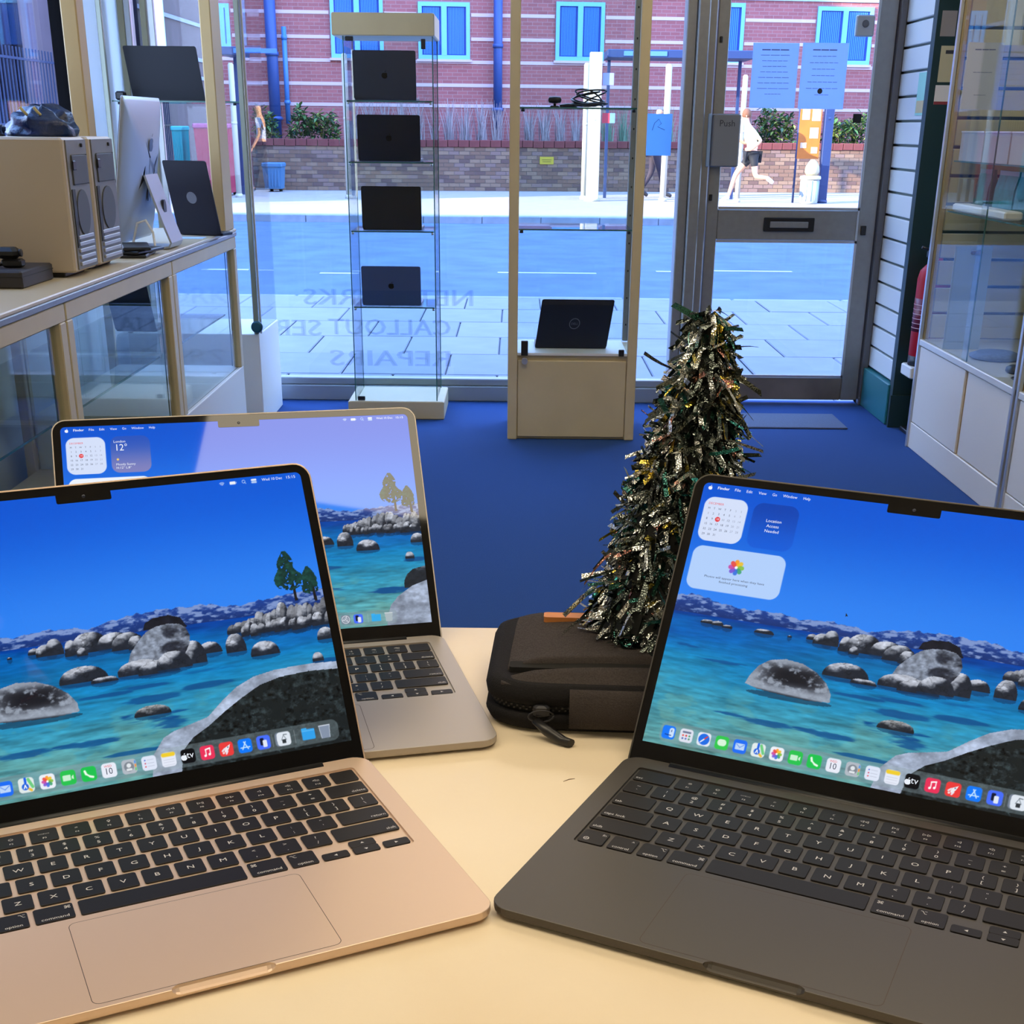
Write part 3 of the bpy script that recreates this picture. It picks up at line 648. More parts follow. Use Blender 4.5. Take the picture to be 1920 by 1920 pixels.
# ------------------------------------------------------------------ laptops
LW_, LD, ZB = .3041, .2150, .0080
KBY, RP, KP = .19946, .018494, .01905
HY, HZ, LH = .2123, .0028, .2118
B0 = LH - .0064 - .1882           # lower edge of the picture along the lid
KEYCAP = mat('black_keycap', rgb(25, 22, 23), .45, spec=.3); KEYINK = mat('key_lettering', rgb(205, 205, 208), .5)
FN = ['☼', '☀', '▭▭', '⌕', '♀', '☾', '◁◁', '▷||', '▷▷', '◁', '◁)', '◁))']
ROWS = [
    [('esc', 1.5, 'lw')] + [('F%d' % (i + 1), 1, 'fn') for i in range(12)] + [('', 1, '')],
    [('`~', 1, '2')] + [(a + b, 1, '2') for a, b in zip('1234567890-=', '!@#$%^&*()_+')] + [('delete', 1.5, 'rw')],
    [('tab', 1.5, 'lw')] + [(c, 1, 'L') for c in 'QWERTYUIOP'] + [('[{', 1, '2'), (']}', 1, '2'), ('\\|', 1, '2')],
    [('caps lock', 1.75, 'lw')] + [(c, 1, 'L') for c in 'ASDFGHJKL'] + [(';:', 1, '2'), ("'\"", 1, '2'), ('return', 1.75, 'rw')],
    [('shift', 2.25, 'lw')] + [(c, 1, 'L') for c in 'ZXCVBNM'] + [(',<', 1, '2'), ('.>', 1, '2'), ('/?', 1, '2'), ('shift', 2.25, 'rw')],
    [('fn', 1, 'fnk'), ('control', 1, 'm^'), ('option', 1, 'm⌥'), ('command', 1.25, 'm⌘'), ('', 5, ''), ('command', 1.25, 'n⌘'), ('option', 1, 'n⌥'),
     ('<', 1, 'al'), ('^', 1, 'aud'), ('>', 1, 'ar')]]
def key_mesh(t, wd, kind, col, row, glyph_words=True):
    q = MB(); w = wd * KP - .0029; d = RP - .0029; yo = 0; z = ZB - .0003
    if kind in ('al', 'ar'): d = d / 2 - .0002; yo = -(RP - .0029) / 4
    def cap(w, d, xo, yo):
        rr_ = [(rrect(w - 2 * i, d - 2 * i, .0014, 3, xo, yo, zz)) for zz, i in ((ZB - .0013, .0001), (z - .0002, 0), (z, .0002))]
        q.mat(0).loft(rr_)
    if kind == 'aud':
        h = d / 2 - .0001; cap(w, h, 0, d / 4); cap(w, h, 0, -d / 4)
    else: cap(w, d, 0, yo)
    zt = z + .00004; q.mat(1)
    def T(s, x, y, size, al='c', wide=1.05): text_into(q, s, x, y, zt, size, al, wide=wide)
    if kind == 'L': T(t, 0, -.0020, .0052, wide=1.15, )
    elif kind == '2':
        T(t[0], 0, -.0050, .0045, wide=1.1); T(t[1], 0, .0012, .0040, wide=1.1)
    elif kind == 'fn':
        s = FN[int(t[1:]) - 1]; T(s, 0, .0008, .0030); T(t, 0, -.0044, .0024)
    elif kind == 'lw': T(t, -w / 2 + .0015, -d / 2 + .0022, .0036, 'l')
    elif kind == 'rw':
        T(t, w / 2 - .0015, -d / 2 + .0022, .0036, 'r')
    elif kind == 'fnk':
        T('fn', w / 2 - .0015, d / 2 - .0045, .0034, 'r'); q.add([(-.0038 + .0018 * math.cos(a / 12 * 2 * PI) * k, -.003 + .0018 * math.sin(a / 12 * 2 * PI) * k, zt) for a in range(12) for k in (1, .75)],
              [(2 * i, (2 * i + 2) % 24, (2 * i + 3) % 24, 2 * i + 1) for i in range(12)])
        q.box(-.0055, -.0021, -.0031, -.0029, zt - .00003, zt); q.box(-.0039, -.0037, -.0048, -.0012, zt - .00003, zt)
    elif kind[:1] in 'mn' and kind:
        T(t, 0, -d / 2 + .0018, .0034 if t != 'command' else .0036); T(kind[1], (w / 2 - .0032) * (1 if kind[0] == 'm' else -1), d / 2 - .0052, .0040)
    elif kind in ('al', 'ar'):
        s = 1 if kind == 'ar' else -1; q.add([(-.0009 * s, yo + .0011, zt), (.0012 * s, yo, zt), (-.0009 * s, yo - .0011, zt)], [(0, 1, 2) if s < 0 else (0, 2, 1)])
    elif kind == 'aud':
        for s in (1, -1): q.add([(-.0012, s * d / 4 - .0008 * s, zt), (.0012, s * d / 4 - .0008 * s, zt), (0, s * d / 4 + .0011 * s, zt)], [(0, 1, 2) if s > 0 else (0, 2, 1)])
    me_o = q.build('key', [KEYCAP, KEYINK])
    return me_o
def keyboard(parent):
    first = None
    for r, row in enumerate(ROWS):
        c = 0
        for t, wd, kind in row:
            key = (t, wd, kind)
            if key in KEYS:
                o = KEYS[key].copy(); COL.objects.link(o)
            else:
                o = key_mesh(t, wd, kind, c, r); KEYS[key] = o
            o.parent = parent; o.location = ((c + wd / 2 - 7.25) * KP, KBY - (r + .5) * RP, 0)
            c += wd
KEYS = {}
def laptop(X, Y, yaw, ang, label, shellcol, rough, metal, variant, menu=True, screen=None):
    t = empty('open_laptop', (X, Y, CT), label, 'laptop', 'open laptops showing a lake wallpaper', rz=yaw)
    name = 'anodised_' + label.split()[0]
    SH = mat(name, shellcol, rough, metal)
    q = MB()
    outer = [(.0010, .0050, .011), (.0013, .0030, .0115), (.0021, .0010, .012), (.0032, .0002, .012), (.0046, 0, .012), (.0075, 0, .012), (.0078, .0001, .012), (.0080, .0004, .0115)]
    rings = [rrect(LW_ - 2 * i, LD - 2 * i, r, 6, 0, LD / 2, z) for z, i, r in outer]
    wx = 14.5 * KP + .0006; wy0, wy1 = KBY - 6 * RP - .0006, KBY + .0008
    rings.append(rrect(wx, wy1 - wy0, .0026, 6, 0, (wy0 + wy1) / 2, ZB)); rings.append(rrect(wx - .0002, wy1 - wy0 - .0002, .0026, 6, 0, (wy0 + wy1) / 2, ZB - .0014))
    q.loft(rings)
    base = q.build('base_shell', SH, t)
    cut = MB(); n = 8
    xs = [-.0268, -.0262, -.0245, -.0225, .0225, .0245, .0262, .0268]; rs = [.0004, .0024, .0038, .0046, .0046, .0038, .0024, .0004]
    cut.loft([[(x, -.0006 + math.cos(2 * PI * k / 12) * r, ZB + .0006 + math.sin(2 * PI * k / 12) * r) for k in range(12)] for x, r in zip(xs, rs)])
    co = cut.build('cutter', SH)
    md = base.modifiers.new('b', 'BOOLEAN'); md.operation = 'DIFFERENCE'; md.object = co; md.solver = 'EXACT'
    co.parent = t
    bpy.context.view_layer.update()
    me = bpy.data.meshes.new_from_object(base.evaluated_get(bpy.context.evaluated_depsgraph_get()))
    base.modifiers.clear()
    if len(me.polygons) > 60: base.data = me
    bpy.data.objects.remove(co)
    MB().loft([rrect(wx - .0004, wy1 - wy0 - .0004, .0026, 6, 0, (wy0 + wy1) / 2, z) for z in (ZB - .00139, ZB - .00134)]).build('keyboard_tray', SH, t)
    keyboard(t)
    # trackpad with its hairline seam
    tw, y0, y1 = .1277, .0040, .0826
    q = MB(); q.loft([rrect(tw, y1 - y0, .0040, 5, 0, (y0 + y1) / 2, ZB + .00000), rrect(tw, y1 - y0, .0040, 5, 0, (y0 + y1) / 2, ZB + .00005)]); tp = q.build('trackpad', SH, t)
    q = MB(); q.loft([rrect(tw + .0007, y1 - y0 + .0007, .0043, 5, 0, (y0 + y1) / 2, ZB + .00002), rrect(tw + .0007, y1 - y0 + .0007, .0043, 5, 0, (y0 + y1) / 2, ZB + .00003)]); q.build('trackpad_seam', mat('seam_dark', rgb(70, 56, 48), .7), tp)
    for sx in (-1, 1):
        for yy in (.018, .197): MB().lathe([(.0060, 0), (.0065, .0004), (.0065, .0013)], 16, (sx * .132, yy, 0)).build('rubber_foot', BLACKP, t)
    box('port', BLACKP, -LW_ / 2 - .0001, -LW_ / 2 + .001, .186, .195, .0044, .0062, t)
    # lid
    ca, sa = math.cos(ang), math.sin(ang)
    M = Matrix(((1, 0, 0, 0), (0, -ca, -sa, HY), (0, sa, -ca, HZ), (0, 0, 0, 1)))
    Lr = (.004, .004, .0115, .0115)
    def ring(i, z, w=LW_, h=LH, r=Lr, yc=LH / 2): return rrect(w - 2 * i, h - 2 * i, [max(.0005, k - i) for k in r], 6, 0, yc, z)
    q = MB(); q.loft([ring(.0035, -.0040), ring(.0012, -.0034), ring(0, -.0018), ring(0, .0003), ring(.0003, .0005), ring(.0010, .0005), ring(.0011, -.0002)], M=M); lid = q.build('lid', SH, t)
    mark = MB(); apple_into(mark, 0, 0, 0, .032, M=M @ Matrix.Translation((0, LH / 2, -.00405)) @ Matrix.Rotation(PI, 4, 'Y')); mark.build('lid_emblem', DARKM, lid)
    BZ = mat('bezel_glass', (.006, .006, .007), .04, spec=.5)
    dw, dh, yc = .2896, .1882, B0 + .0941
    dr = (.0002, .0002, .0038, .0038)
    inner = lambda z: rrect(dw, dh, dr, 6, 0, yc, z)
    q = MB(); q.loft([ring(.0011, -.0001), ring(.0011, .00025), inner(.00025), inner(-.0001)], cap=False, M=M); q.build('bezel', BZ, t)
    q = MB(); q.loft([rrect(.0345, .0062, (.0012, .0012, .0001, .0001), 4, 0, B0 + .1882 - .0026, z) for z in (.00005, .00026)], M=M)
    nt_ = q.build('camera_notch', BZ, t)
    MB().lathe([(.0012, .00026), (.0012, .00030), (.0006, .00030)], 12, M=M @ Matrix.Translation((0, LH - .0085, 0))).build('camera_lens', mat('lens', rgb(40, 46, 66), .2), nt_)
    MB().tube([(-.121, .2122, .0052), (.121, .2122, .0052)], .0043, 14).build('hinge_bar', mat('hinge_black', rgb(16, 16, 17), .45), t)
    dsp = bpy.data.objects.new('display', screen); COL.objects.link(dsp); dsp.parent = t; dsp.matrix_local = M @ Matrix.Translation((0, B0, .0001))
    # menu bar, calendar, widgets: flat print just above the picture
    def P(u, v): return (u - .5) * dw, (1 - v) * dh
    def put_text(qq, s, u, v, size, al='c', wide=1.0, u1=None, bold=False):
        x, y = P(u, v)
        if u1 is not None:
            w_ = text_geo(s)[2] * size; wide = (u1 - u) * dw / w_; al = 'l'
        text_into(qq, s, x, y, .00006, size, al, wide=wide, bold=bold)
    qs = {'menu_text': (MB(), G_WHITE)}
    for s, a, b in (('Finder', .0345, .0645), ('File', .0775, .0925), ('Edit', .1065, .1215), ('View', .1365, .1560), ('Go', .1700, .1815), ('Window', .1960, .2305), ('Help', .2445, .2620)):
        put_text(qs['menu_text'][0], s, a, .0215, .0029, u1=b, bold=(s == 'Finder'))
    x, y = P(.0170, .0180); apple_into(qs['menu_text'][0], x, y, .00006, .0032)
    put_text(qs['menu_text'][0], 'Wed 10 Dec', .9055, .0200, .0027, u1=.9545); put_text(qs['menu_text'][0], '15:15', .9630, .0200, .0027, u1=.9865)
    sm_ = variant == 'weather'; ux = .130 + .0365 * 9 if sm_ else .446; dv = .010 if sm_ else 0; fs_ = .84 if sm_ else 1
    dk = MB(); put_text(dk, '10', ux, .9640 + dv, .0058 * fs_, wide=.9); qs['dock_date'] = (dk, G_DARK)
    dk = MB(); put_text(dk, 'WED', ux, .9405 + dv, .0021 * fs_); qs['dock_weekday'] = (dk, G_RED)
    dk = MB(); ux = .130 + .0365 * 13 if sm_ else .621; put_text(dk, 'tv', ux + .0045 * fs_, .9580 + dv, .0060 * fs_); x, y = P(ux - .0095 * fs_, .9530 + dv); apple_into(dk, x, y, .00006, .0044 * fs_); qs['dock_tv_text'] = (dk, G_WHITE)
    if variant:
        cal = MB(); gr = MB()
        for k, s in enumerate('MTWTFSS'): put_text(gr if k > 4 else cal, s, .0255 + k * .0134, .1005, .0021)
        for dnum in range(1, 32):
            k = (dnum - 1) % 7; rr2 = (dnum - 1) // 7
            put_text(G10 if False else (gr if k > 4 else cal), str(dnum), .0255 + k * .0134, .1205 + rr2 * .0200, .0022) if dnum != 10 else None
        qs['calendar_numbers'] = (cal, G_DARK); qs['calendar_weekend'] = (gr, G_GREY)
        hd = MB(); put_text(hd, 'DECEMBER', .0220, .0815, .0022, u1=.0600); qs['calendar_month'] = (hd, G_RED)
        td = MB(); put_text(td, '10', .0525, .1400, .0022); qs['calendar_today'] = (td, G_WHITE)
        pw = MB(); put_text(pw, 'Photos will appear here when they have', .053, .3590, .0023, u1=.200); put_text(pw, 'finished processing', .0915, .3740, .0023, u1=.1620); qs['photos_text'] = (pw, G_DARK)
        lo = MB()
        if variant == 'location':
            for k, s in enumerate(('Location', 'Access', 'Needed')): put_text(lo, s, .188, .1215 + k * .0195, .0030, wide=1.05)
        else:
            put_text(lo, 'London', .143, .0800, .0030); lo = MB()
            put_text(lo, 'London', .1430, .0820, .0031, u1=.1760); put_text(lo, '12°', .1450, .1190, .0082, u1=.1800)
            put_text(lo, 'Mostly Sunny', .1460, .1880, .0028, u1=.2000); put_text(lo, 'H:12° L:8°', .1460, .2040, .0028, u1=.1880)
        qs['widget_text'] = (lo, G_WHITE)
    if variant == 'location':
        cu = MB(); x, y = P(.401, .412); cu.add([(x, y, .00006), (x + .0016, y - .0022, .00006), (x + .0004, y - .0022, .00006), (x, y - .0030, .00006)], [(0, 3, 2, 1)]); qs['pointer'] = (cu, glow('pointer_black', (.01, .01, .01)))
    for n_, (qq, mm) in qs.items(): qq.build(n_, mm, dsp)
    return t
scr = {k: screen_mesh('picture_' + (k or 'plain'), k) for k in ('', 'location', 'weather')}
for me in scr.values(): me.materials.append(SCREEN)
LA = laptop(-.1435, .56227, math.radians(25.841), math.radians(117.93), 'champagne gold open laptop, nearest on the cream counter, lake wallpaper without widgets', rgb(226, 200, 178), .42, .55, '', screen=scr[''])
LB = laptop(.12382, .56682, math.radians(-25.805), math.radians(122.84), 'midnight black open laptop in front of the tinsel tree, lake wallpaper', rgb(84, 80, 76), .42, .55, 'location', screen=scr['location'])
LC = laptop(-.15553, .81255, math.radians(13.957), math.radians(124.345), 'silver grey open laptop standing behind the champagne gold one', rgb(176, 168, 160), .42, .55, 'weather', screen=scr['weather'])

# ------------------------------------------------------------------ carry case and tinsel tree on the counter
FAB = mat('charcoal_fabric', rgb(62, 57, 56), .9, noise=.22, scale=900, bump=.35, spec=.2, stretch=(1, .25, 1))
FAB2 = mat('black_fabric', rgb(26, 25, 27), .85, noise=.2, scale=700, bump=.3, spec=.2)
LEATH = mat('tan_leather', rgb(196, 124, 62), .55, noise=.12, scale=60)
BH = .060
def bag():
    t = empty('carry_case', (.165, .868, CT), 'charcoal fabric laptop carry case lying flat under the tinsel tree', 'case', rz=math.radians(-3))
    w, d = .372, .222; t.scale = (1, .73, .74)
    def R(i, z, r=.042): return rrect(w - 2 * i, d - 2 * i, max(.004, r - i * .6), 8, 0, d / 2, z)
    q = MB(); q.loft([R(.010, .0), R(.003, .004), R(.0, .013), R(.001, .020)], smooth=True); q.build('lower_shell', FAB2, t)
    q = MB(); q.loft([R(.005, .020), R(.005, .030)], smooth=True); q.build('zip_gap', mat('zip_tape', rgb(14, 14, 16), .8), t)
    q = MB()                                            # zip teeth round the front corner and side
    out = R(.0045, 0); n = len(out)
    path = []
    for k in range(n):
        a, b = Vector(out[k]), Vector(out[(k + 1) % n]); L = (b - a).length; m = max(1, int(L / .0022))
        for j in range(m): path.append(a.lerp(b, j / m))
    for k, p in enumerate(path):
        z = .0236 if k % 2 else .0262
        q.box(p.x - .0007, p.x + .0007, p.y - .0007, p.y + .0007, z - .0009, z + .0009)
    o = q.build('zip_teeth', mat('zip_nylon', rgb(48, 47, 50), .5), t); o['kind'] = 'stuff'
    q = MB(); q.loft([R(.001, .030), R(.0, .038), R(.003, .046), R(.008, .0485)], smooth=True); q.build('upper_shell', FAB2, t)
    # raised top panel: back part, slot filled with painted shade, front pocket
    def bulge(x, y):
        u, v = x / (w / 2), (y - d / 2) / (d / 2)
        return .0485 + (BH - .0485) * max(0, 1 - abs(u) ** 5) * max(0, 1 - abs(v) ** 6) + .0012 * math.sin(x * 38 + y * 22) * (1 - abs(v))
    def sheet(name, y0f, y1f, hf, m):
        nx, ny = 44, 16; vs = []; fs = []; x0, x1 = -w / 2 + .012, w / 2 - .012
        q = MB()
        for j in range(ny + 1):
            for i in range(nx + 1):
                u = i / nx; x = x0 + (x1 - x0) * u; ya, yb = y0f(x), y1f(x); v = j / ny; y = ya + (yb - ya) * v
                edge = min(1, min(i, nx - i) / 2.5) ; vs.append((x, y, hf(x, y, v) * edge + .047 * (1 - edge)))
        for j in range(ny):
            for i in range(nx): a = j * (nx + 1) + i; fs.append((a, a + 1, a + nx + 2, a + nx + 1))
        k = len(vs); vs += [(x, y, .045) for x, y, z in vs]
        for i in range(nx):
            a, b = i, i + 1; fs.append((b, a, a + k, b + k)); a, b = ny * (nx + 1) + i, ny * (nx + 1) + i + 1; fs.append((a, b, b + k, a + k))
        for j in range(ny):
            a, b = j * (nx + 1), (j + 1) * (nx + 1); fs.append((a, b, b + k, a + k)); a += nx; b += nx; fs.append((b, a, a + k, b + k))
        q.add(vs, fs, True); return q.build(name, m, t)
    def corner(x): e = max(0, abs(x) - (w / 2 - .042)) / .042; return .034 * (1 - math.sqrt(max(0, 1 - min(.98, e) ** 2)))
    slot = lambda x: .046 + .004 * math.sin(x * 9 + 1) - .008 * (abs(x) / (w / 2)) ** 3
    sheet('top_panel', lambda x: slot(x) + .008 + .0030 * math.cos(x * 8), lambda x: d - .012 - corner(x), lambda x, y, v: bulge(x, y) + (.0022 * math.exp(-v * 9)), FAB)
    sheet('front_pocket', lambda x: .008 + corner(x) * .8, lambda x: slot(x) - .007, lambda x, y, v: .046 + (bulge(x, y) - .046) * min(1, .25 + v * 1.1) - .0015, FAB)
    q = MB(); q.loft([rrect(w - .034, .017, .003, 4, 0, .047, z) for z in (.045, .0545)]); q.build('slot_shade', mat('slot_shade_black', (.004, .004, .004), .9), t)  # solid black bar stands in for the shade inside the slot
    # handle flap on the front edge, with its leather end
    def strap(name, x0, x1, m, off=0.0, top=.047, bot=.009):
        prof = [(-.001 - off, top + .001), (-.006 - off, top - .004), (-.009 - off, top - .014), (-.009 - off, bot + .008), (-.005 - off, bot)]
        q = MB(); a = [(x0, y, z) for y, z in prof]; b = [(x1, y, z) for y, z in prof]
        n = len(prof); q.add(a + b + [(x, y + .002, z) for x, y, z in a + b], [(i, i + 1, n + i + 1, n + i) for i in range(n - 1)] + [(2 * n + i + 1, 2 * n + i, 3 * n + i, 3 * n + i + 1) for i in range(n - 1)]
              + [(i + 1, i, 2 * n + i, 2 * n + i + 1) for i in range(n - 1)] + [(n + i, n + i + 1, 3 * n + i + 1, 3 * n + i) for i in range(n - 1)] + [(0, n, 3 * n, 2 * n), (n - 1, 3 * n - 1, 4 * n - 1, 2 * n - 1)], True)
        return q.build(name, m, t)
    strap('handle', -.124, -.006, FAB)
    strap('handle_end', -.007, .012, LEATH, -.0015, .042, .012)
    strap('handle_end', .010, .10, FAB2, -.002, .040, .012)
    q = MB(); q.loft([rrect(.098, .0165, .003, 4, -.098, d - .046, z) for z in (bulge(-.1, d - .046) - .004, bulge(-.076, d - .046) + .0022)]); q.build('leather_label', LEATH, t)
    # zip slider with ring and long pull
    q = MB(); q.bbox(-.150, -.138, -.004, .004, .019, .031, .002); sl = q.build('zip_slider', DARKM, t)
    q = MB(); c = Vector((-.144, -.0065, .023)); q.tube([(c.x + .009 * math.cos(a / 14 * 2 * PI), c.y - .004 * abs(math.sin(a / 28 * 2 * PI)), c.z + .006 * math.sin(a / 14 * 2 * PI)) for a in range(15)], .0008, 6); q.build('pull_ring', DARKM, sl)
    q = MB(); q.tube([(-.148, -.008, .018), (-.138, -.016, .010), (-.128, -.024, .0048), (-.122, -.029, .0046)], [.0035, .0050, .0046, .0042], 10); q.build('zip_pull', mat('pull_rubber', rgb(24, 24, 27), .35), sl)
    return t
bag()
def tinsel_tree():
    bz = CT + BH * .74 + .0005; base = at(1246, 1172, Z=bz)
    base = Vector((base.x, base.y, bz)); top = at(1338, 578, Y=base.y + .005)
    t = empty('tinsel_tree', base, 'small dark green and silver tinsel Christmas tree standing on the charcoal carry case', 'tree')
    ax = top - base; H = ax.length; ax.normalize(); e1 = ax.cross(Vector((0, 1, 0))).normalized(); e2 = ax.cross(e1).normalized()
    q = MB(); prof = [(0, .054), (.3, .040), (.6, .027), (.85, .013), (1.0, .004)]
    q.loft([[tuple(ax * (H * h * .98) + e1 * (r * math.cos(2 * PI * k / 16)) + e2 * (r * math.sin(2 * PI * k / 16))) for k in range(16)] for h, r in prof])
    core = q.build('tree_core', mat('tinsel_core', rgb(12, 18, 18), .6), t, loc=(0, 0, 0)); core.parent = t; core.location = (0, 0, 0)
    MB().lathe([(.030, 0), (.030, .003), (.006, .006), (.006, .02)], 20).build('tree_foot', BLACKP, t, loc=(0, 0, 0))
    A = np.array(ax); E1 = np.array(e1); E2 = np.array(e2)
    V = []; Fc = []; MI = []; nseg = 5; N = 4600
    for k in range(N):
        h = 1 - math.sqrt(rng.random()) if rng.random() < .86 else rng.random()
        h = min(.995, h)
        rad = np.interp(h, [0, .3, .6, .85, 1], [.050, .040, .028, .014, .003])
        th = rng.random() * 2 * PI; out = E1 * math.cos(th) + E2 * math.sin(th); tan = np.cross(A, out)
        p = A * (H * h) + out * rad * .72
        d = out * 1.0 + tan * rng.normal(0, .75) + A * rng.normal(-.05, .55); d /= np.linalg.norm(d)
        L = rng.uniform(.015, .031) * (1.0 if rng.random() < .95 else 1.6) * (1 - .35 * h); w = rng.uniform(.0012, .0024)
        sd_ = np.cross(d, A * rng.normal(0, 1) + tan * rng.normal(0, 1) + out * .3); sd_ /= np.linalg.norm(sd_) + 1e-9
        bend = np.array([0, 0, -1.0]) * rng.uniform(.1, .9) + tan * rng.normal(0, .5) + A * rng.normal(0, .4)
        tw = rng.normal(0, .8); o = len(V)
        for s in range(nseg + 1):
            u = s / nseg; c = p + d * (L * u) + bend * (L * .9 * u * u)
            nrm = np.cross(d, sd_); sv = sd_ * math.cos(tw * u) + nrm * math.sin(tw * u)
            lo = -.0 + .0006; a_, b_ = c + sv * w, c - sv * w; a_[2] = max(a_[2], lo); b_[2] = max(b_[2], lo); V.append(a_); V.append(b_)
        mi = int(rng.choice(6, p=[.44, .09, .37, .05, .03, .02]))
        for s in range(nseg): Fc.append((o + 2 * s, o + 2 * s + 1, o + 2 * s + 3, o + 2 * s + 2)); MI.append(mi)
    me = bpy.data.meshes.new('tinsel'); me.from_pydata([tuple(v) for v in V], [], Fc)
    for nm, c, r in (('tinsel_dark', rgb(96, 104, 100), .16), ('tinsel_green', rgb(52, 98, 92), .16), ('tinsel_silver', rgb(226, 230, 228), .12), ('tinsel_gold', rgb(222, 200, 92), .16), ('tinsel_rose', rgb(226, 164, 150), .16), ('tinsel_aqua', rgb(90, 205, 205), .16)):
        m = mat(nm, c, r, metal=.95)
        nt = m.node_tree; b = nt.nodes['Principled BSDF']      # fine holographic crinkle in the foil
        tc = nt.nodes.new('ShaderNodeTexCoord'); vo = nt.nodes.new('ShaderNodeTexVoronoi'); vo.inputs['Scale'].default_value = 620
        bp = nt.nodes.new('ShaderNodeBump'); bp.inputs['Strength'].default_value = .5; bp.inputs['Distance'].default_value = .0008
        nt.links.new(tc.outputs['Object'], vo.inputs['Vector']); nt.links.new(vo.outputs['Distance'], bp.inputs['Height']); nt.links.new(bp.outputs[0], b.inputs['Normal'])
        me.materials.append(m)
    me.polygons.foreach_set('material_index', MI)
    o = bpy.data.objects.new('tinsel', me); COL.objects.link(o); o.parent = t; o['kind'] = 'stuff'
tinsel_tree()

# ------------------------------------------------------------------ display laptops on the shelves
def shelf_laptop(px_l, px_r, py_b, py_t, Y, label, lidcol, emblem, z=None, shear=0.0, depth=.20, group='laptops on the glass shelves', basecol=None, dY=0.0, name='shelf_laptop'):
    """opened laptop with its back to the room; the lid spans the measured outline"""
    a = at(px_l, py_b, Y=Y); b = at(px_r, py_b, Y=Y + dY); c = at(px_l, py_t, Y=Y - .02)
    zz = z if z is not None else a.z
    w = math.hypot(b.x - a.x, dY); h = c.z - zz; yaw = math.atan2(dY, b.x - a.x)
    t = empty(name, ((a.x + b.x) / 2, Y + dY / 2, zz), label, 'laptop', group, rz=yaw, local=True)
    ml = mat('lid_' + '_'.join(label.split()[:3]), tuple(v * .75 for v in lidcol), .5, metal=.1, spec=.3)
    tilt = .10
    M = Matrix(((1, shear, 0, 0), (0, -math.sin(tilt), 1, 0), (0, math.cos(tilt), 0, .006), (0, 0, 0, 1)))
    q = MB(); q.loft([rrect(w - 2 * i, h, .008, 5, 0, h / 2, zc) for zc, i in ((0, .001), (.001, 0), (.005, 0), (.006, .001))], M=M)
    lid = q.build('lid', ml, t)
    q = MB(); q.loft([rrect(w - .014, h - .016, .003, 3, 0, h / 2 + .003, zc) for zc in (.0058, .0063)], M=M); q.build('screen', mat('dark_screen', rgb(14, 15, 18), .1), lid)
    q = MB(); q.loft([rrect(w - 2 * i, depth - 2 * i, .008, 5, 0, depth / 2 + .006, zc) for zc, i in ((0, .006), (.002, .001), (.010, 0), (.012, .001))]); ba = q.build('base', mat('base_' + '_'.join(label.split()[:3]), basecol or lidcol, .4, metal=.3), t)
    q = MB()
    for r_ in range(5):
        for k in range(12): q.box(-w * .42 + k * w * .07, -w * .42 + k * w * .07 + w * .06, depth * .2 + r_ * .019, depth * .2 + r_ * .019 + .016, .012, .0126)
    kk = q.build('keys', BLACKP, ba); kk['kind'] = 'stuff'
    if emblem:
        q = MB(); M2 = M @ Matrix.Translation((0, h * .5, -.0006))
        if emblem == 'fruit': apple_into(q, 0, 0, 0, .030, M=M2)
        elif emblem == 'ring':
            n = 24; s = .024
            q.add([(math.cos(2 * PI * k / n) * s * r_, math.sin(2 * PI * k / n) * s * r_, 0) for k in range(n) for r_ in (1, .86)], [(2 * k, (2 * k + 2) % (2 * n), (2 * k + 3) % (2 * n), 2 * k + 1) for k in range(n)], M=M2)
            text_into(q, 'DELL', 0, -.005, 0, .014, M=M2)
        elif emblem == 'round':
            n = 24; s = .022; q.add([(math.cos(2 * PI * k / n) * s, math.sin(2 * PI * k / n) * s, 0) for k in range(n)], [tuple(range(n))], M=M2)
        q.build('emblem', mat('emblem_black', rgb(8, 8, 10), .2) if emblem == 'fruit' else mat('emblem_grey', rgb(120, 122, 130), .3, metal=.5), lid)
    return t

